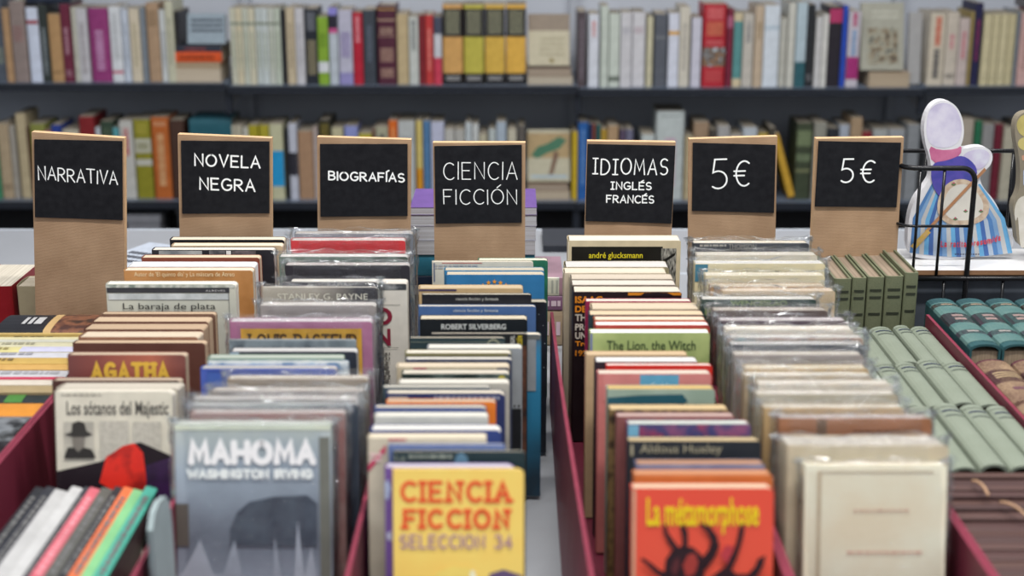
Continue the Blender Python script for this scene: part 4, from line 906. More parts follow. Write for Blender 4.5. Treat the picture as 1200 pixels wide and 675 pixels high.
# ------------------------------------------------------------------ signs
chalk = mat('dfe6ea', rough=.8, wear=.12, scale=400); board = mat('16171b', rough=.9, wear=.15, scale=120, spec=.15)
KR = kraft(); KE = mat('c2a07a', rough=.7)
def sign(corners, Y, label_c, texts, label, T=.012, lean=0):
    """corners: top-left, top-right, bottom-left, bottom-right on the picture -> width and tilt of a real board standing at depth Y"""
    (tlx, tly), (trx, try_), (blx, bly), (brx, bry) = corners
    tl = at_y(tlx, tly, Y); tr = at_y(trx, try_, Y); bl = at_y(blx, bly, Y); br = at_y(brx, bry, Y)
    W = ((tr-tl).length+(br-bl).length)/2; cen_t = (tl+tr)/2; cen_b = (bl+br)/2
    ax = (cen_t-cen_b); k = (cen_b.z-TABLE)/ax.z; foot = cen_b-ax*k; H = (cen_t-foot).length
    ez = ax.normalized(); ey = Vector((0, 1, 0)); ex = ey.cross(ez).normalized(); roll = ex
    foot.z += abs(ex.z)*W/2+.0005
    M = basis(ex, ey, ez, foot)
    root = empty('category_sign', M)
    n = 10; mb = MB(); rr = random.Random(int(tlx)); rc = .004
    # body with softly bulging kraft face
    nx, nz = 8, 16; vs = []; 
    for j in range(nz+1):
        for i in range(nx+1):
            u = i/nx; w = j/nz; bul = .0018*math.sin(math.pi*u)*math.sin(math.pi*min(1, w*1.3))*rr.uniform(.6, 1.2)
            vs.append(((u-.5)*W, -bul*(1-w)**.5, w*H))
    m0 = len(vs)
    for j in range(nz+1):
        for i in range(nx+1): vs.append(((i/nx-.5)*W, T, j/nz*H))
    fs = []; q = nx+1
    for j in range(nz):
        for i in range(nx):
            a = j*q+i; fs.append((a, a+1, a+q+1, a+q)); fs.append((m0+a, m0+a+q, m0+a+q+1, m0+a+1))
    side_f = []
    for j in range(nz):
        a = j*q; side_f += [(a+q, a+q+m0, a+m0, a), (a+nx, a+nx+m0, a+q+nx+m0, a+q+nx)]
    for i in range(nx):
        a = nz*q+i; side_f += [(a, a+1, a+1+m0, a+m0), (i+m0, i+1+m0, i+1, i)]
    mb.add(vs, fs, KR); mb.add(vs, side_f, KE)
    b = MB(); b2 = mb.build('kraft_board', root, M)
    Mi = M.inverted(); R3 = Mi.to_3x3(); o_ = Mi @ CAM
    def loc(px, py):
        d = R3 @ ray(px, py); t = (-.0025-o_.y)/d.y; p = o_+d*t; return p.x, p.z
    lb = MB(); q4 = [loc(*p) for p in label_c]; q4 = [(max(-W/2+.0003, min(W/2-.0003, x)), min(H-.0003, z)) for x, z in q4]
    lb.prism([(q4[2][0], q4[2][1]), (q4[3][0], q4[3][1]), (q4[1][0], q4[1][1]), (q4[0][0], q4[0][1])], -.0027, -.0004, board)
    lab = lb.build('black_label', root, M)
    tx = MB()
    for (s, x0, y0, x1, y1, wd, kw) in texts:
        x0 -= .6; x1 += .6; y0 -= .5; y1 += .5
        a = loc(x0, y0); c = loc(x1, y1); stroke_text(tx, s, (a[0], c[1], c[0], a[1]), wd, chalk, y=-.0030, **kw)
    lt = tx.build('chalk_lettering', root, M)
    tag(root, label, 'sign', 'kraft category signs over the rows')
SG = dict(jit=.03)
sign(((38.5, 162), (144.5, 163), (41, 364), (147.5, 366)), 1.735, ((40, 163.5), (143, 165.5), (41, 254.5), (143.5, 258)), [('NARRATIVA', 45, 194.5, 138, 216.5, .0016, dict(jit=.05, gap=.2))], 'tallest-showing kraft sign with black label chalked NARRATIVA')
sign(((209, 162), (317.5, 163), (210, 275), (319, 276)), 1.80, ((212, 165), (315.5, 166), (213.5, 250.5), (315.5, 250)), [('NOVELA', 228, 180, 305, 197.5, .0022, SG), ('NEGRA', 234, 208, 299, 225, .0022, SG)], 'kraft sign with black label chalked NOVELA NEGRA')
sign(((372, 164), (481.5, 164.5), (372, 268), (481, 268.5)), 1.82, ((375, 169), (477.5, 169), (375.5, 254), (477.5, 253)), [('BIOGRAFÍAS', 385, 200.5, 474, 213.5, .0021, SG)], 'kraft sign with black label chalked BIOGRAFÍAS')
sign(((508, 168), (615, 167.5), (508.5, 303), (616, 303.5)), 1.80, ((509, 171.5), (611.5, 170), (510.5, 262), (611.5, 261)), [('CIENCIA', 520, 190, 606, 210, .0013, SG), ('FICCIÓN', 520, 222, 605.5, 239, .0013, SG)], 'kraft sign with black label chalked CIENCIA FICCIÓN in thin letters')
sign(((688.5, 166), (791.5, 168.5), (685, 277), (787, 277.5)), 1.83, ((688, 169), (791.5, 171), (685.5, 259), (787, 262)), [('IDIOMAS', 695, 185, 782, 205, .0018, dict(iserif=True, jit=.04)), ('INGLÉS', 716, 213, 763, 222.5, .0017, dict(iserif=True)), ('FRANCÉS', 711, 228.5, 766, 238, .0017, SG)], 'kraft sign with black label chalked IDIOMAS, INGLÉS, FRANCÉS')
sign(((808.5, 162), (910, 165), (806.5, 270), (909.5, 272)), 1.83, ((812, 167.5), (909, 170), (811, 247), (907, 249.5)), [('5', 834, 186.5, 852, 221, .0021, {}), ('€', 861, 188.5, 877, 218, .0021, {})], 'wider 5 € kraft sign over the row of plastic-wrapped books')
sign(((957, 162.5), (1058.5, 163.5), (949.5, 304), (1051, 307)), 1.775, ((959.5, 165.5), (1056, 167.5), (955, 242), (1050.5, 243)), [('5', 986, 186, 999.5, 214, .0021, {}), ('€', 1010, 188, 1023.5, 214, .0021, {})], 'outer 5 € kraft sign standing beside the black wire basket')

# ------------------------------------------------------------------ spine-up books
def spine_up(name, X0, X1, Y0, Y1, ztop, zbot, along, c, page, label, group, cat='book', hard=False, rnd=None, bands=(), tilt=0, art=None, rc=0):
    """along 'x': book height runs in x, thickness in y; 'y': height runs in y, thickness in x"""
    W = ztop-zbot
    if along == 'x':   # spine(-x)->+z, height z->+x, thickness y->?  ex=-z ; ez=+x ; ey=ez x ex = x × (-z) = y
        M = basis((0, 0, -1), (0, 1, 0), (1, 0, 0), (X0, Y0, (ztop+zbot)/2)); T = Y1-Y0; H = X1-X0
    else:              # ez=-y (height runs toward viewer is bottom-up..) use ez=+y: ey = ez x ex = y × (-z) = -x
        M = basis((0, 0, -1), (-1, 0, 0), (0, 1, 0), (X1, Y0, (ztop+zbot)/2)); T = X1-X0; H = Y1-Y0
    if tilt:
        p = Vector(((X0+X1)/2, (Y0+Y1)/2, zbot)); M = Matrix.Translation(p) @ Matrix.Rotation(tilt, 4, 'Y') @ Matrix.Translation(-p) @ M
    r = make_book(name, M, W, T, H, c, page=page, hard=hard, rnd=rnd, rc=rc, bands=bands, art=art)
    if label: tag(r, label, cat, group)
    return r
ZB = TABLE+.0045
A_ = [  # y_top of band, cover, name, thickness rows (y px of near edge), bands
 (366, 386, '14151b', 'black with brown portrait', [(0, .49, 'PH'), (.49, .56, 'a88c60'), (.62, .8, 'a0a0a0', 't')]),
 (386, 389.5, 'a8aaa8', 'pale grey', []), (389.5, 391.5, 'a48c54', 'thin old-gold', []), (391.5, 396.5, 'b0aa88', 'cream black-titled', [(.5, .72, '38342c', 't')]),
 (396.5, 400, 'a4a498', 'grey-white', [(.0, .15, '343c5c')]), (400, 405.5, 'aaa68c', 'cream black-tipped', [(0, .38, '1c1e24'), (.42, .62, '84806c', 't')]), (405.5, 411.5, 'b4ac78', 'yellow and lilac', [(.62, 1, 'a8a8bc'), (.42, .55, '84784c', 't')]),
 (411.5, 418, 'aaaab0', 'lilac-white', [(.1, .7, '84848c', 't')]), (418, 425, 'a88c4c', 'dull gold titled', [(.1, .6, '6c5830', 't')]), (425, 432, 'b08c50', 'deep gold', []),
 (433, 441, 'a8a8ac', 'white', [(.5, .95, '8c8c90', 't')]), (441, 444, 'a43048', 'thin red', []), (444, 450, 'b4aca0', 'ivory', []), (450, 458.5, '8c7c5c', 'fading brown', [(0, .4, '9c8040')]),
 (458.5, 470, '1c2426', 'black green-flecked', [(.75, .85, '3c6c30')]), (471, 486, 'a8acb4', 'white orange-cornered', [(.7, 1, 'b87828'), (.2, .5, '88889c', 't')]), (486, 512, 'PH2', 'black-and-white photographic', []),
]
for i, (ya, yb, c, nm, bands) in enumerate(A_):
    zt = CAMZ-.5 + (.004 if i == 0 else random.uniform(-.004, .002))
    Yb = at_z(60, ya, zt).y; Yf = at_z(60, yb, zt).y; Yb -= .0006
    bb = [(b[0], b[1], photo('2c1c18', '6c4430', '3c2420', scale=50)) if b[2] == 'PH' else b for b in bands]
    cc = photo('1c2024', '6c7074', '101214', scale=35) if c == 'PH2' else c
    X1 = -.457; X0 = X1-(.235 if i == 0 else random.uniform(.175, .2))
    # bands run along the height; top of book is at +x end here, so flip
    if i: bb = [(1-b[1], 1-b[0])+tuple(b[2:]) for b in bb]
    else: X0 = at_z(3, 376, zt).x
    spine_up('spine_up_book', X0, X1, Yf, Yb, zt, ZB, 'x', cc, 'b4a890', f'{nm} spine-up book in the box at the NARRATIVA sign', 'spine-up books in the end box', bands=bb)
# loose hardcovers behind that box
def upright(x0, x1, ytop, Y, T, c, page, label, ht, hard=True):
    A = at_y(x0, ytop, Y); B = at_y(x1, ytop, Y); 
    M = basis((1, 0, 0), (0, 1, 0), (0, 0, 1), ((A.x+B.x)/2, Y, TABLE+.0005))
    r = make_book('hardcover_book', M, B.x-A.x, T, A.z-TABLE, c, page=page, hard=hard); tag(r, label, 'book')
M = basis((0, 1, 0), (-1, 0, 0), (0, 0, 1), (at_y(14, 335, 1.80).x, 1.85, TABLE+.0005))
r = make_book('hardcover_book', M, .11, .05, at_y(14, 335, 1.80).z-TABLE, '7c1018', page='c4bca8', hard=False, rc=0); tag(r, 'dark red book with pale top beside the foot of the NARRATIVA sign', 'book')
M = basis((1, 0, 0), (0, 1, 0), (0, 0, 1), (at_y(30, 340, 1.80).x+.014, 1.80, TABLE+.0005))
r = make_book('paperback_book', M, .055, .05, at_y(30, 336, 1.80).z-TABLE, '9c9478', page='ac9f88', rc=0); tag(r, 'cream block-like book between the dark red one and the NARRATIVA sign', 'book')
# white booklet lying behind the NOVELA NEGRA row
A = at_z(165, 305, .86); 
M = Matrix.Translation((A.x, A.y, 0)) @ Matrix.Rotation(math.radians(-20), 4, 'Z') @ basis((1, 0, 0), (0, 0, 1), (0, -1, 0), (0, .08, TABLE+.045))
def art_bk(root, M, W, T, H):
    pass
# it lies on a short pile
for k, (c, nm) in enumerate((('5c6c74', 'slate'), ('8c8c84', 'grey'), ('a8b0bc', 'white diagonal-lettered'))):
    R = Matrix.Translation((A.x+.0, A.y+.01, 0)) @ Matrix.Rotation(math.radians(-8*k-8), 4, 'Z')
    M = R @ basis((1, 0, 0), (0, 0, 1), (0, -1, 0), (.0, .09, TABLE+.0005+.0195*k))
    r = make_book('flat_book', M, .115, .019, .18, c, page='c4c0b4', rc=0)
    if k == 2:
        lt = MB(); lt2 = M @ Matrix.Translation((0, .0195, 0))
        for s, z in (('narrativa', .13), ('de hoy', .10)): pass
        for q in range(3):
            x = -.045
            while x < .04: lt.box((x, .0191, .10-q*.022), (x+.006, .0195, .112-q*.022), mat('3a3c44')); x += .008
        lt.build('lettering', r, M)
    tag(r, f'{nm} book in the low pile between NARRATIVA and NOVELA NEGRA signs', 'book', 'low pile behind the first sign')
# stack behind the CIENCIA FICCIÓN sign
z = TABLE+.0005; Ys = 1.90
X0 = at_y(481, 270, Ys).x; X1 = at_y(629, 270, Ys).x
STK = [(.055, '2c2c30', '8c8c8c', 'black', -.004), (.012, '8c8c90', 'a4a4a8', 'thin grey', 0), (.012, '1c2c44', '9c9c9c', 'navy', -.003), (.028, '2c7088', '9c9c9c', 'teal white-lettered', -.006), (.018, '8c8c94', 'a4a8b0', 'light grey', -.004), (.018, '9094a0', 'a8acb6', 'silver-grey', -.002), (.014, '9894a4', 'a8acb6', 'pale lilac', 0), (.010, '5c4080', 'a8a8b4', 'topmost purple', 0)]
tot = sum(s[0] for s in STK); zt_s = at_y(490, 243, Ys).z; kk = (zt_s-z)/tot
for th, c, pg, nm, dx in STK:
    th *= kk
    r = flat_book(0, 0, z, th-.0004, Ys+random.uniform(0, .003), .12, c, pg, f'{nm} book in the flat stack behind the CIENCIA FICCIÓN sign', 'flat stack behind a sign', spine_front=('teal' in nm or 'navy' in nm or nm == 'black'), fixed=(X0+dx, X1+dx*.4), bands=[(.04, .2, 'a8b8c0', 't')] if 'teal' in nm else ())
    z += th
# small lilac books between the CIENCIA FICCIÓN and IDIOMAS rows
z = TABLE+.0005; Ys = 1.86; X0 = at_y(600, 330, Ys).x; X1 = at_y(660, 330, Ys).x
for th, c, nm in ((.05, '8c7c68', 'brown-paged'), (.02, '6c4c68', 'plum'), (.026, '8c707c', 'lilac picture-spined')):
    bnd = [(.08, .3, photo('98a098', 'b8b8a8', scale=60)), (.1, .28, '8c9088', 'l')] if 'lilac' in nm else [(.05, .3, 'b4a4b0', 't')]
    flat_book(0, 0, z, th-.0004, Ys, .11, c, '8c8474', f'{nm} book in the small stack beside the IDIOMAS row', 'small stack beside a row', fixed=(X0, X1), bands=bnd)
    z += th
flat_book(0, 0, TABLE+.0005, .012, 2.36, .12, '22252c', '606060', 'thin black book lying on the narrow table, beside the IDIOMAS sign', None, fixed=(at_y(636, 266, 2.4).x, at_y(690, 266, 2.4).x))
# slim magenta leaflet standing in the gap beside the IDIOMAS box
# ------------------------------------------------------------------ slanting comics at the front
CM = [('1c1e24', 'black-spined'), ('24262e', 'charcoal'), ('9c9c9c', 'broad pale grey'), ('a4a4a4', 'light grey'), ('2a2c34', 'blackish'), ('b05460', 'rose-pink'), ('4c4c48', 'olive-grey'), ('1f2026', 'jet-black'), ('c06038', 'orange'), ('6ca070', 'light green'), ('3c8c7c', 'teal-green')]
TH = [v*.9 for v in (.012, .012, .016, .014, .007, .013, .014, .010, .012, .012, .014)]
x = -.437
Z1 = CAMZ-.505; 
for i, ((c, nm), th) in enumerate(zip(CM, TH)):
    last = i == len(CM)-1
    spine_up('slanting_comic', x, x+th*.82, .95+random.uniform(0, .004), 1.155+random.uniform(-.006, .004), Z1, ZB+.008, 'y', c, 'a49c94', f'{nm} slim comic leaning spine-up at the front corner of the box', 'slanting comics', bands=[(.1, .8, '5c5c5c' if i != 5 else 'c08088', 't')] if i not in (2, 3, 9) else [], tilt=math.radians(17))
    x += th*.86
    if last:
        r_ = ALL[-1]; M_ = [c for c in r_.children][0].matrix_world.copy() if False else r_.matrix_world.copy()
        W_c = Z1-ZB-.008; H_c = .2; pm = MB()
        pm.add([(-W_c/2+.002, -.0004, .004), (W_c/2-.002, -.0004, .004), (W_c/2-.002, -.0004, H_c-.006), (-W_c/2+.002, -.0004, H_c-.006)], [(0, 1, 2, 3)], photo('6a5f62', '7a6e70', scale=40))
        pm.add([(-.022+.016*math.cos(q/3), -.0007, .035+.022*math.sin(q/3)) for q in range(19)], [list(range(19))], mat('2c2228'))
        pm.build('cover_print', r_, M_)
# ------------------------------------------------------------------ green volumes
GR = cloth_mat('646850', '525842'); PG_ = cloth_mat('788073', '6c7466', 900)
dk = '2c3026'
bx = [(978, 998.5), (999.5, 1016), (1017.5, 1037), (1038.5, 1059.5), (1061, 1077)]
names = ['innermost, half hidden by plastic', 'second', 'middle', 'fourth', 'tallest, next to the basket']
for i, (xa, xb) in enumerate(bx):
    yt = [327, 326, 325, 324, 320][i]; Y = 1.665
    A = at_y(xa, yt, Y); B = at_y(xb, yt, Y); T = B.x-A.x; H = A.z-TABLE-.0045
    M = basis((0, 1, 0), (-1, 0, 0), (0, 0, 1), (B.x, Y+.06, ZB))
    make = make_book('green_volume', M, .12, T, H, GR, page='8c7864', hard=True, rnd=.13, rc=0, bands=[(.10, .125, dk, 'l'), (.16, .205, dk, 'l'), (.30, .36, dk, 'l')])
    tag(make, f'upright olive-green volume, {names[i]} of five with visible spines', 'book', 'upright olive-green volumes')
secs = [(1.612, 1.485), (1.478, 1.345), (1.338, 1.185)]
xs0 = .3535; gapx = .0012
rowsn = ['far', 'middle', 'front']
cols_ = ['against the plastic-wrapped row', 'second from the plastic-wrapped row', 'at the centre', 'second from the burgundy wall', 'against the burgundy wall']
for s, (Yb, Yf) in enumerate(secs):
    ws = [[.026, .028, .028, .020, .023], [.026, .024, .024, .027, .026], [.026, .026, .027, .026, .022]][s]
    x = .3598; q_ = .1230/sum(ws); ws = [w*q_ for w in ws]
    for k, w in enumerate(ws):
        zt = CAMZ-.5+[-.003, 0, .002][s]+random.uniform(-.002, .002)-.004
        if s == 0 and k == 4: pass
        r = spine_up('pale_green_volume', x, x+w-.0012, Yf, Yb-random.uniform(0, .003), zt, ZB, 'y', PG_, '6c4c34', None, None, hard=True, rnd=.30,
                     bands=[(.055, .065, '60685c'), (.12, .15, '30384c', 'l'), (.2, .24, '5c645c', 'l')])
        for ch in r.children:
            if ch.name.startswith('cover'): ch.data.materials[0] = PG_
        tag(r, f'pale green spine-up volume in the {rowsn[s]} rank, {cols_[k]}', 'book', 'pale green spine-up volumes')
        x += w
# brown booklets in the front of the same box
y = 1.178; i = 0; br_cols = ['442c2a', '4a322c', '402a28', '4c3430']
bn = ['first', 'second', 'third', 'fourth', 'fifth', 'sixth', 'seventh', 'eighth', 'ninth', 'tenth', 'eleventh', 'twelfth', 'thirteenth', 'fourteenth', 'fifteenth', 'sixteenth']
while y > .945 and i < 16:
    th = [.008, .010, .019, .009, .011, .018, .009, .013, .017, .012, .014, .012, .016, .012, .014, .013][i]
    zt = CAMZ-.503+random.uniform(-.003, .003)
    spine_up('brown_booklet', .3605, .482, y-th+.0008, y, zt, ZB, 'x', cloth_mat(br_cols[i % 4]), '6c5248', f'dark brown spine-up booklet, {bn[i]} in front of the pale green volumes', 'dark brown booklets', rnd=.12)
    y -= th; i += 1
for (pa, pb, pc, nm) in (((1139, 565), (1150, 570), (1158, 582), 'short curled'), ((1172, 590), (1186, 596), (1203, 606), 'long straight')):
    a, b, c = [at_z(p[0], p[1], CAMZ-.4965) for p in (pa, pb, pc)]
    for q, dz in ((a, .001), (b, .006), (c, .001)): q.z += dz
    mb = MB(); P_ = [a*(1-t)**2+b*2*t*(1-t)+c*t*t for t in [k/10 for k in range(11)]]
    mb.tube(P_, .0012, mat('a48468', rough=.7)); o = mb.build('string_tie'); tag(o, f'{nm} tan string tie lying on the dark brown booklets', 'string', 'string ties')
# ------------------------------------------------------------------ teal and gold volumes
TEAL = cloth_mat('1f4a4e', '15383c'); TSP = cloth_mat('58716c', '2f5858', 1200); MAR = '4a2638'
xx = .4925
for i in range(5):
    w = .0335
    r = spine_up('teal_volume', xx, xx+w, 1.49, 1.665, CAMZ-.490, TABLE+.0045, 'y', TEAL, '9c8468', None, None, hard=True, rnd=.2,
        bands=[(.10, .93, TSP), (.12, .18, '4c3028'), (.14, .16, '94806c', 't'), (.34, .55, '44303c'), (.38, .42, '84706c', 't'), (.45, .5, '84706c', 't'), (.7, .78, '4c4050'), (.72, .75, '84807c', 't')])
    tag(r, 'teal spine-up volume with maroon title bands, '+['touching the burgundy wall', 'second from the burgundy wall', 'third from the burgundy wall', 'fourth from the burgundy wall', 'last of the rank'][i], 'book', 'teal volumes beside the basket')
    xx += w+.0015
GOLD = cloth_mat('8c765c', '5a4236', 420)
xx = .4935
for i in range(5):
    w = .037
    r = spine_up('gold_volume', xx, xx+w, 1.27, 1.475, CAMZ-.502, TABLE+.0045, 'y', mat('4a2230', rough=.5), '9c8468', None, None, hard=True, rnd=.24,
        bands=[(.02, .98, GOLD), (.16, .34, '5c3c44'), (.2, .3, 'a08c6c', 'l'), (.42, .46, '5c3c44', 't'), (.6, .64, '6c4c44'), (.75, .85, '6c4c44')])
    tag(r, 'gold-patterned spine-up volume in front of the teal ones, '+['touching the burgundy wall', 'second from the burgundy wall', 'third from the burgundy wall', 'fourth from the wall', 'last of the rank'][i], 'book', 'gold-patterned volumes')
    xx += w+.0012

# ------------------------------------------------------------------ wire basket with its board and the shaped board books
blk = mat('0f1013', rough=.25, wear=.03)
bk = empty('wire_basket', Matrix.Translation((.62, 1.82, TABLE)))
YF, YBK = 1.76, 1.875; zb = at_z(1139, 324, CAMZ-.49).z; zr = CAMZ-.352; zm = CAMZ-.425
zb = CAMZ-.492
XL = at_y(1050, 190, 1.8).x; XC = at_y(1139, 250, YF).x; XR = .80
def brail(z, r, name):
    mb = MB(); c = .02
    pts = [(XC, YF, z), (XL+c, YF, z)]+[(XL+c-c*math.sin(q), YF+c-c*math.cos(q), z) for q in [math.pi/2*k/5 for k in range(1, 6)]]+[(XL, YBK-.005, z)]
    mb.tube(pts, r, blk); return mb.build(name, bk)
# hoop: vertical post rising and bending into the top front rail
mb = MB(); c = .016
pts = [(XC, YF, TABLE+.0005)]+[(XC, YF, TABLE+.05), (XC, YF, zr-c)]+[(XC-c+c*math.cos(q), YF, zr-c+c*math.sin(q)) for q in [math.pi/2*k/6 for k in range(1, 7)]]
pts += [(XL+.02, YF, zr)]+[(XL+.02-.02*math.sin(q), YF+.02-.02*math.cos(q), zr) for q in [math.pi/2*k/5 for k in range(1, 6)]]+[(XL, YBK, zr)]
mb.tube(pts, .0033, blk, 10); mb.build('front_hoop', bk)
brail(zm, .0018, 'middle_rail')
mb = MB(); mb.tube([(XL-.002, YBK, zr), (XR, YBK, zr)], .0028, blk); mb.build('back_rail', bk)
mb = MB(); mb.tube([(XL, YF-.001, zb), (XR, YF-.001, zb)], .0032, blk); mb.build('lower_rail', bk)
mb = MB(); mb.tube([(XL, YBK, zb), (XR, YBK, zb)], .0028, blk); mb.build('lower_rail', bk)
for px in (1075, 1103): 
    X = at_y(px, 250, YF).x; mb = MB(); mb.tube([(X, YF, zb), (X, YF, zr)], .0019, blk, 6); mb.build('wire', bk)
for Y in (1.785, 1.81, 1.835, 1.86): mb = MB(); mb.tube([(XL, Y, zb), (XL, Y, zr)], .0019, blk, 6); mb.build('wire', bk)
for px in (1080, 1132, 1181, 1230): 
    X = at_y(px, 250, YBK).x; mb = MB(); mb.tube([(X, YBK, zb), (X, YBK, zr)], .0019, blk, 6); mb.build('wire', bk)
for px, Y in ((1106, YF), (1151, YBK), (1175, YF), (1203, YBK)):
    X = at_y(px, 335, Y).x; mb = MB(); mb.tube([(X, Y, TABLE+.0005), (X, Y, zb)], .002, blk, 6); mb.build('leg', bk)
for o in bk.children: o.matrix_parent_inverse = Matrix.Translation((-.62, -1.82, -TABLE))
tag(bk, 'black wire display basket holding shaped board books on a white board', 'basket')
mb = MB(); x0, x1 = XL+.004, XR; c = .014; zt0 = zb+.0035
out = [(x1, YF+.003), (x0+c, YF+.003)]+[(x0+c-c*math.sin(q), YF+.003+c-c*math.cos(q)) for q in [math.pi/2*k/5 for k in range(1, 6)]]+[(x0, YBK-.004), (x1, YBK-.004)]
n = len(out); zt1 = zt0+.006
mb.add([(x, y, zt0) for x, y in out]+[(x, y, zt1) for x, y in out], [list(range(n)), list(range(2*n-1, n-1, -1))], mat('cfcfcf', rough=.35, wear=.08, scale=30))
mb.add([(x, y, zt0) for x, y in out]+[(x, y, zt1) for x, y in out], [(i, (i+1) % n, (i+1) % n+n, i+n) for i in range(n)], mat('7c5c42', rough=.8)); mb.recalc = True
o = mb.build('basket_board'); tag(o, 'white-topped board with brown edge lying in the wire basket', 'board')
mb = MB(); mb.box((XL+.012, YF+.012, TABLE+.0005), (XR-.004, YBK-.008, zb-.006), mat('3a4048', rough=.6)); rb = mb.build('under_board_shade_box'); tag(rb, 'added dark slate block standing in for shade under the basket board, behind the teal volumes', 'shade stand-in')  # added box, its dark colour stands in for the shade under the board
# shaped board books (plain generic cut-outs)
def cut_px(poly, Y): return [(at_y(x, y, Y).x, at_y(x, y, Y).z) for x, y in poly]
def smooth(poly, it=2):
    for _ in range(it):
        q = []
        for i, p in enumerate(poly):
            n_ = poly[(i+1) % len(poly)]; q += [(p[0]*.75+n_[0]*.25, p[1]*.75+n_[1]*.25), (p[0]*.25+n_[0]*.75, p[1]*.25+n_[1]*.75)]
        poly = q
    return poly
Yc = 1.815
sk = [(1063, 297), (1064, 262), (1070, 236), (1084, 218), (1092, 205), (1090, 185), (1084, 168), (1082, 145), (1090, 124), (1104, 116), (1120, 122), (1129, 140), (1130, 160), (1124, 176), (1150, 170), (1164, 178), (1162, 194), (1148, 204), (1150, 218), (1166, 235), (1176, 258), (1190, 285), (1182, 294), (1165, 297), (1120, 305), (1080, 304)]
Zmin = zt1+.0006
def clampz(pl): return [(x, max(Zmin, z)) for x, z in pl]
t = empty('shaped_board_book', Matrix.Translation((at_y(1125, 300, Yc).x, Yc, Zmin)))
base = clampz(cut_px(smooth(sk), Yc))
mb = MB(); mb.prism(base, Yc, Yc+.016, mat('c8c8cc', rough=.35)); mb.build('page_block', t)
lay = [0]
def face(pl, m, smoothit=2, name='cover_print', mbx=None):
    lay[0] += 1; p = clampz(cut_px(smooth(pl, smoothit) if smoothit else pl, Yc))
    mbx.add([(x, Yc-.0002-.00006*lay[0], z) for x, z in p], [list(range(len(p)))], m if not isinstance(m, str) else mat(m))
fm = MB()
face([(1085, 150), (1088, 128), (1103, 119), (1119, 124), (1127, 142), (1127, 160), (1118, 172), (1098, 174), (1087, 166)], photo('a9a4bc', 'b8b4c6', 'c2bfcc', scale=40), 2, mbx=fm)
face([(1088, 170), (1100, 176), (1120, 175), (1127, 170), (1126, 182), (1110, 190), (1092, 192)], photo('b86c8c', 'a8587c', scale=50), 1, mbx=fm)
face([(1126, 180), (1150, 173), (1161, 180), (1158, 192), (1146, 200), (1130, 198)], photo('b0a8c0', 'c0c0cc', scale=60), 2, mbx=fm)
# striped lower part
top = [(1092, 208), (1148, 206)]
nst = 22
for i in range(nst):
    f0, f1 = i/nst, (i+1)/nst
    def edge(f):
        a = (1092+56*f, 215+6*math.sin(math.pi*f)); b = (1066+(1186-1066)*f, 296+5*math.sin(math.pi*f)); m_ = ((a[0]*.45+b[0]*.55)+(f-.5)*16*math.sin(math.pi*.5), (a[1]*.5+b[1]*.5)); return a, m_, b
    a0, m0_, b0 = edge(f0); a1, m1_, b1 = edge(f1)
    c_ = ['4870a0', '98a4b4', '3c5c94', '5c94bc', 'a8a8a8', '6c8cb0'][(i*5) % 6]
    face([a0, a1, m1_, b1, b0, m0_], mat(c_), 0, mbx=fm)
face([(1092, 190), (1110, 188), (1128, 180), (1146, 196), (1142, 212), (1120, 222), (1108, 235), (1096, 226), (1090, 208)], photo('3c3c8c', '4c4494', '343c84', scale=40), 2, mbx=fm)
face([(1098, 232), (1110, 212), (1132, 208), (1150, 222), (1160, 240), (1156, 256), (1138, 264), (1112, 264), (1098, 252)], photo('a48c78', 'b8a894', scale=160), 2, mbx=fm)
face([(1105, 234), (1114, 218), (1132, 214), (1146, 226), (1153, 240), (1149, 252), (1136, 258), (1115, 258), (1105, 248)], photo('b8b4ac', 'c2beb4', scale=30), 2, mbx=fm)
for fx, fy in ((1131, 246), (1149, 246), (1119, 255), (1140, 228), (1117, 214)):
    face([(fx-3, fy+1.5), (fx, fy-1), (fx+3, fy+1.5), (fx, fy+3)], '58704c', 0, mbx=fm); face([(fx-1, fy-1), (fx+1, fy-1), (fx+1, fy+1), (fx-1, fy+1)], 'a03c5c', 1, mbx=fm)
face([(1153, 196), (1155, 199), (1086, 272), (1083, 270)], '9c7050', 0, mbx=fm)
face([(1086, 268), (1090, 272), (1072, 292), (1066, 288)], photo('b09038', 'a88c60', scale=150), 0, mbx=fm)
fm.build('cover_print', t)
lt = MB(); tx_ = 'La ratita presumida'; 
xx_ = 1101.5
for ch in tx_:
    wpx = {'L': 3.6, 'i': 1.6, 't': 2.4, 'r': 2.6, 'm': 5.6, ' ': 2.6}.get(ch, 3.7)
    if ch != ' ':
        u_ = (xx_-1101)/73; yb = 288.5-9*max(0, u_-.35)**1.6/.65**1.6*1.0+0.6
        hgt = 1.3*{'L': 5.6, 't': 5.2, 'i': 5.4, 'd': 5.8, 'p': 5.6}.get(ch, 4.2)
        if ch == 'p': yb += 1.5
        A0 = at_y(xx_, yb, Yc); A1 = at_y(xx_+wpx, yb-hgt, Yc)
        font_text(lt, ch, (A0.x, A0.z, A1.x, A1.z), mat('b83a44', wear=.02), y=Yc-.0026, bold=.03)
    xx_ += wpx+.55
for k in range(2):
    x = 1118
    while x < 1147: A0 = at_y(x, 298, Yc); A1 = at_y(x+2.2, 296.8, Yc); lt.add([(A0.x, Yc-.0026, A0.z), (A1.x, Yc-.0026, A0.z), (A1.x, Yc-.0026, A1.z), (A0.x, Yc-.0026, A1.z)], [(0, 1, 2, 3)], mat('2c2c40')); x += 3
    break
lt.build('lettering', t)
for o in t.children: o.matrix_parent_inverse = t.matrix_world.inverted()
tag(t, 'tall shaped board book with blue striped lower half, standing inside the wire basket', 'board book')
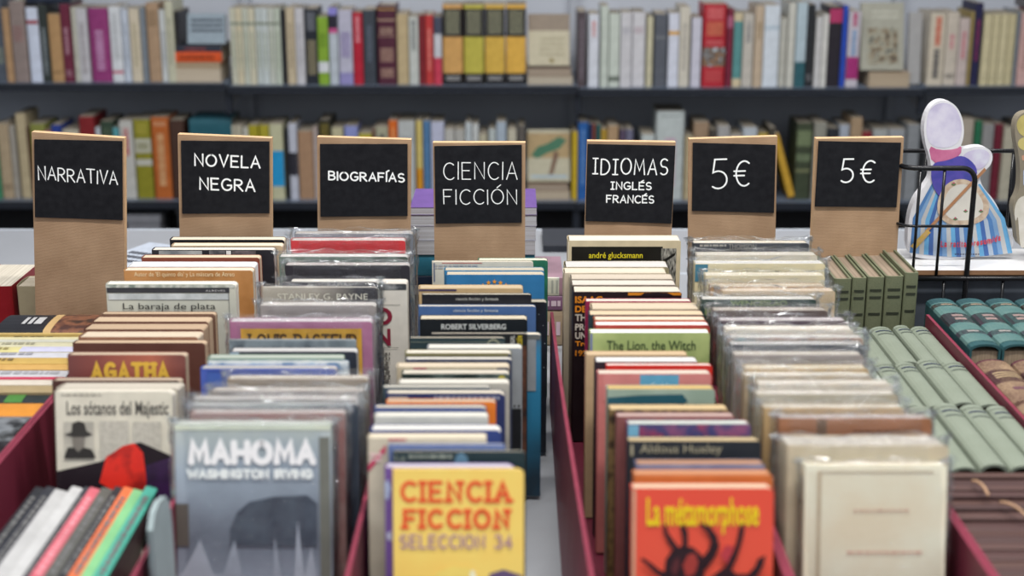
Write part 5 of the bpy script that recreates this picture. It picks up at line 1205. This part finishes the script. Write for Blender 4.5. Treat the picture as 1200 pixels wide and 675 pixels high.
sk2 = [(1193, 292), (1190, 262), (1186, 240), (1194, 226), (1196, 205), (1194, 178), (1190, 165), (1189, 145), (1196, 132), (1215, 130), (1228, 150), (1226, 200), (1232, 250), (1228, 295)]
Yc2 = 1.80
t = empty('shaped_board_book', Matrix.Translation((at_y(1200, 300, Yc2).x, Yc2, Zmin)))
base = clampz(cut_px(smooth(sk2), Yc2)); mb = MB(); mb.prism(base, Yc2, Yc2+.016, mat('7c7464', rough=.5)); mb.build('page_block', t)
fm = MB(); Yc = Yc2; lay = [0]
face([(1193, 250), (1190, 262), (1188, 243), (1196, 228), (1228, 228), (1232, 250), (1228, 290), (1200, 290), (1195, 290)], photo('c4c0b8', 'b4b0a4', scale=40), 2, mbx=fm)
face([(1190, 146), (1197, 134), (1212, 133), (1225, 150), (1215, 162), (1196, 160)], photo('b0a464', 'a09458', scale=60), 2, mbx=fm)
face([(1192, 162), (1215, 158), (1226, 168), (1215, 178), (1194, 176)], 'b0a468', 2, mbx=fm)
face([(1197, 180), (1226, 180), (1226, 190), (1198, 190)], 'b48870', 1, mbx=fm)
face([(1199, 192), (1226, 192), (1226, 226), (1199, 224)], '98a4bc', 1, mbx=fm)
fm.build('cover_print', t)
for o in t.children: o.matrix_parent_inverse = t.matrix_world.inverted()
tag(t, 'white and yellow shaped board book beside the blue striped one in the basket', 'board book')

# ------------------------------------------------------------------ light, camera
W = bpy.data.worlds.new('sky'); scn.world = W; W.use_nodes = True; nt = W.node_tree; bg = nt.nodes['Background']
tc = nt.nodes.new('ShaderNodeTexCoord'); sx = nt.nodes.new('ShaderNodeSeparateXYZ'); cr = nt.nodes.new('ShaderNodeValToRGB')
mr = nt.nodes.new('ShaderNodeMapRange'); mr.inputs['From Min'].default_value = -1; mr.inputs['From Max'].default_value = 1
nt.links.new(tc.outputs['Generated'], sx.inputs[0]); nt.links.new(sx.outputs[2], mr.inputs[0]); nt.links.new(mr.outputs[0], cr.inputs[0]); nt.links.new(cr.outputs[0], bg.inputs[0])
cr.color_ramp.elements[0].position = .47; cr.color_ramp.elements[0].color = (.22, .21, .20, 1)
cr.color_ramp.elements[1].position = .60; cr.color_ramp.elements[1].color = (.90, .94, 1.0, 1)
bg.inputs[1].default_value = .78
def area(name, loc, rot, sx_, sy_, power, col=(1, 1, 1)):
    l = bpy.data.lights.new(name, 'AREA'); l.shape = 'RECTANGLE'; l.size = sx_; l.size_y = sy_; l.energy = power; l.color = col
    o = bpy.data.objects.new(name, l); COL.objects.link(o); o.location = loc; o.rotation_euler = rot; return o
area('added_fill_front', (.3, .9, 2.9), (0, 0, 0), 1.5, .12, 58, (1, .97, .93))  # added overhead light for top light and sparkle on the plastic, no real fitting
area('added_fill_back', (0, 2.3, 2.6), (math.radians(35), 0, 0), 2.6, .2, 34, (1, .97, .95))  # added fill to brighten the shelves and back wall, no real fitting
cam = bpy.data.cameras.new('camera'); co = bpy.data.objects.new('camera', cam); COL.objects.link(co)
co.location = CAM; co.rotation_euler = (math.radians(90)-PITCH, 0, 0)
cam.sensor_width = 36; cam.lens = FPX*36/1200; cam.clip_start = .05
cam.dof.use_dof = True; cam.dof.focus_distance = 1.80; cam.dof.aperture_fstop = 4.1
scn.camera = co
vs = scn.view_settings; vs.view_transform = 'Standard'; vs.look = 'None'; vs.gamma = 1; vs.exposure = 0.12; vs.use_curve_mapping = False
scn.cycles.max_bounces = 10; scn.cycles.transparent_max_bounces = 24
bpy.context.view_layer.update()
from collections import Counter
C_ = Counter(o['label'] for o in ALL)
for k, v in C_.items():
    if v > 1: print('DUP', v, k)
for o in ALL:
    n_ = len(o['label'].split())
    if n_ > 16 or n_ < 4: print('LEN', n_, o['label'])
print('THINGS', len(ALL))
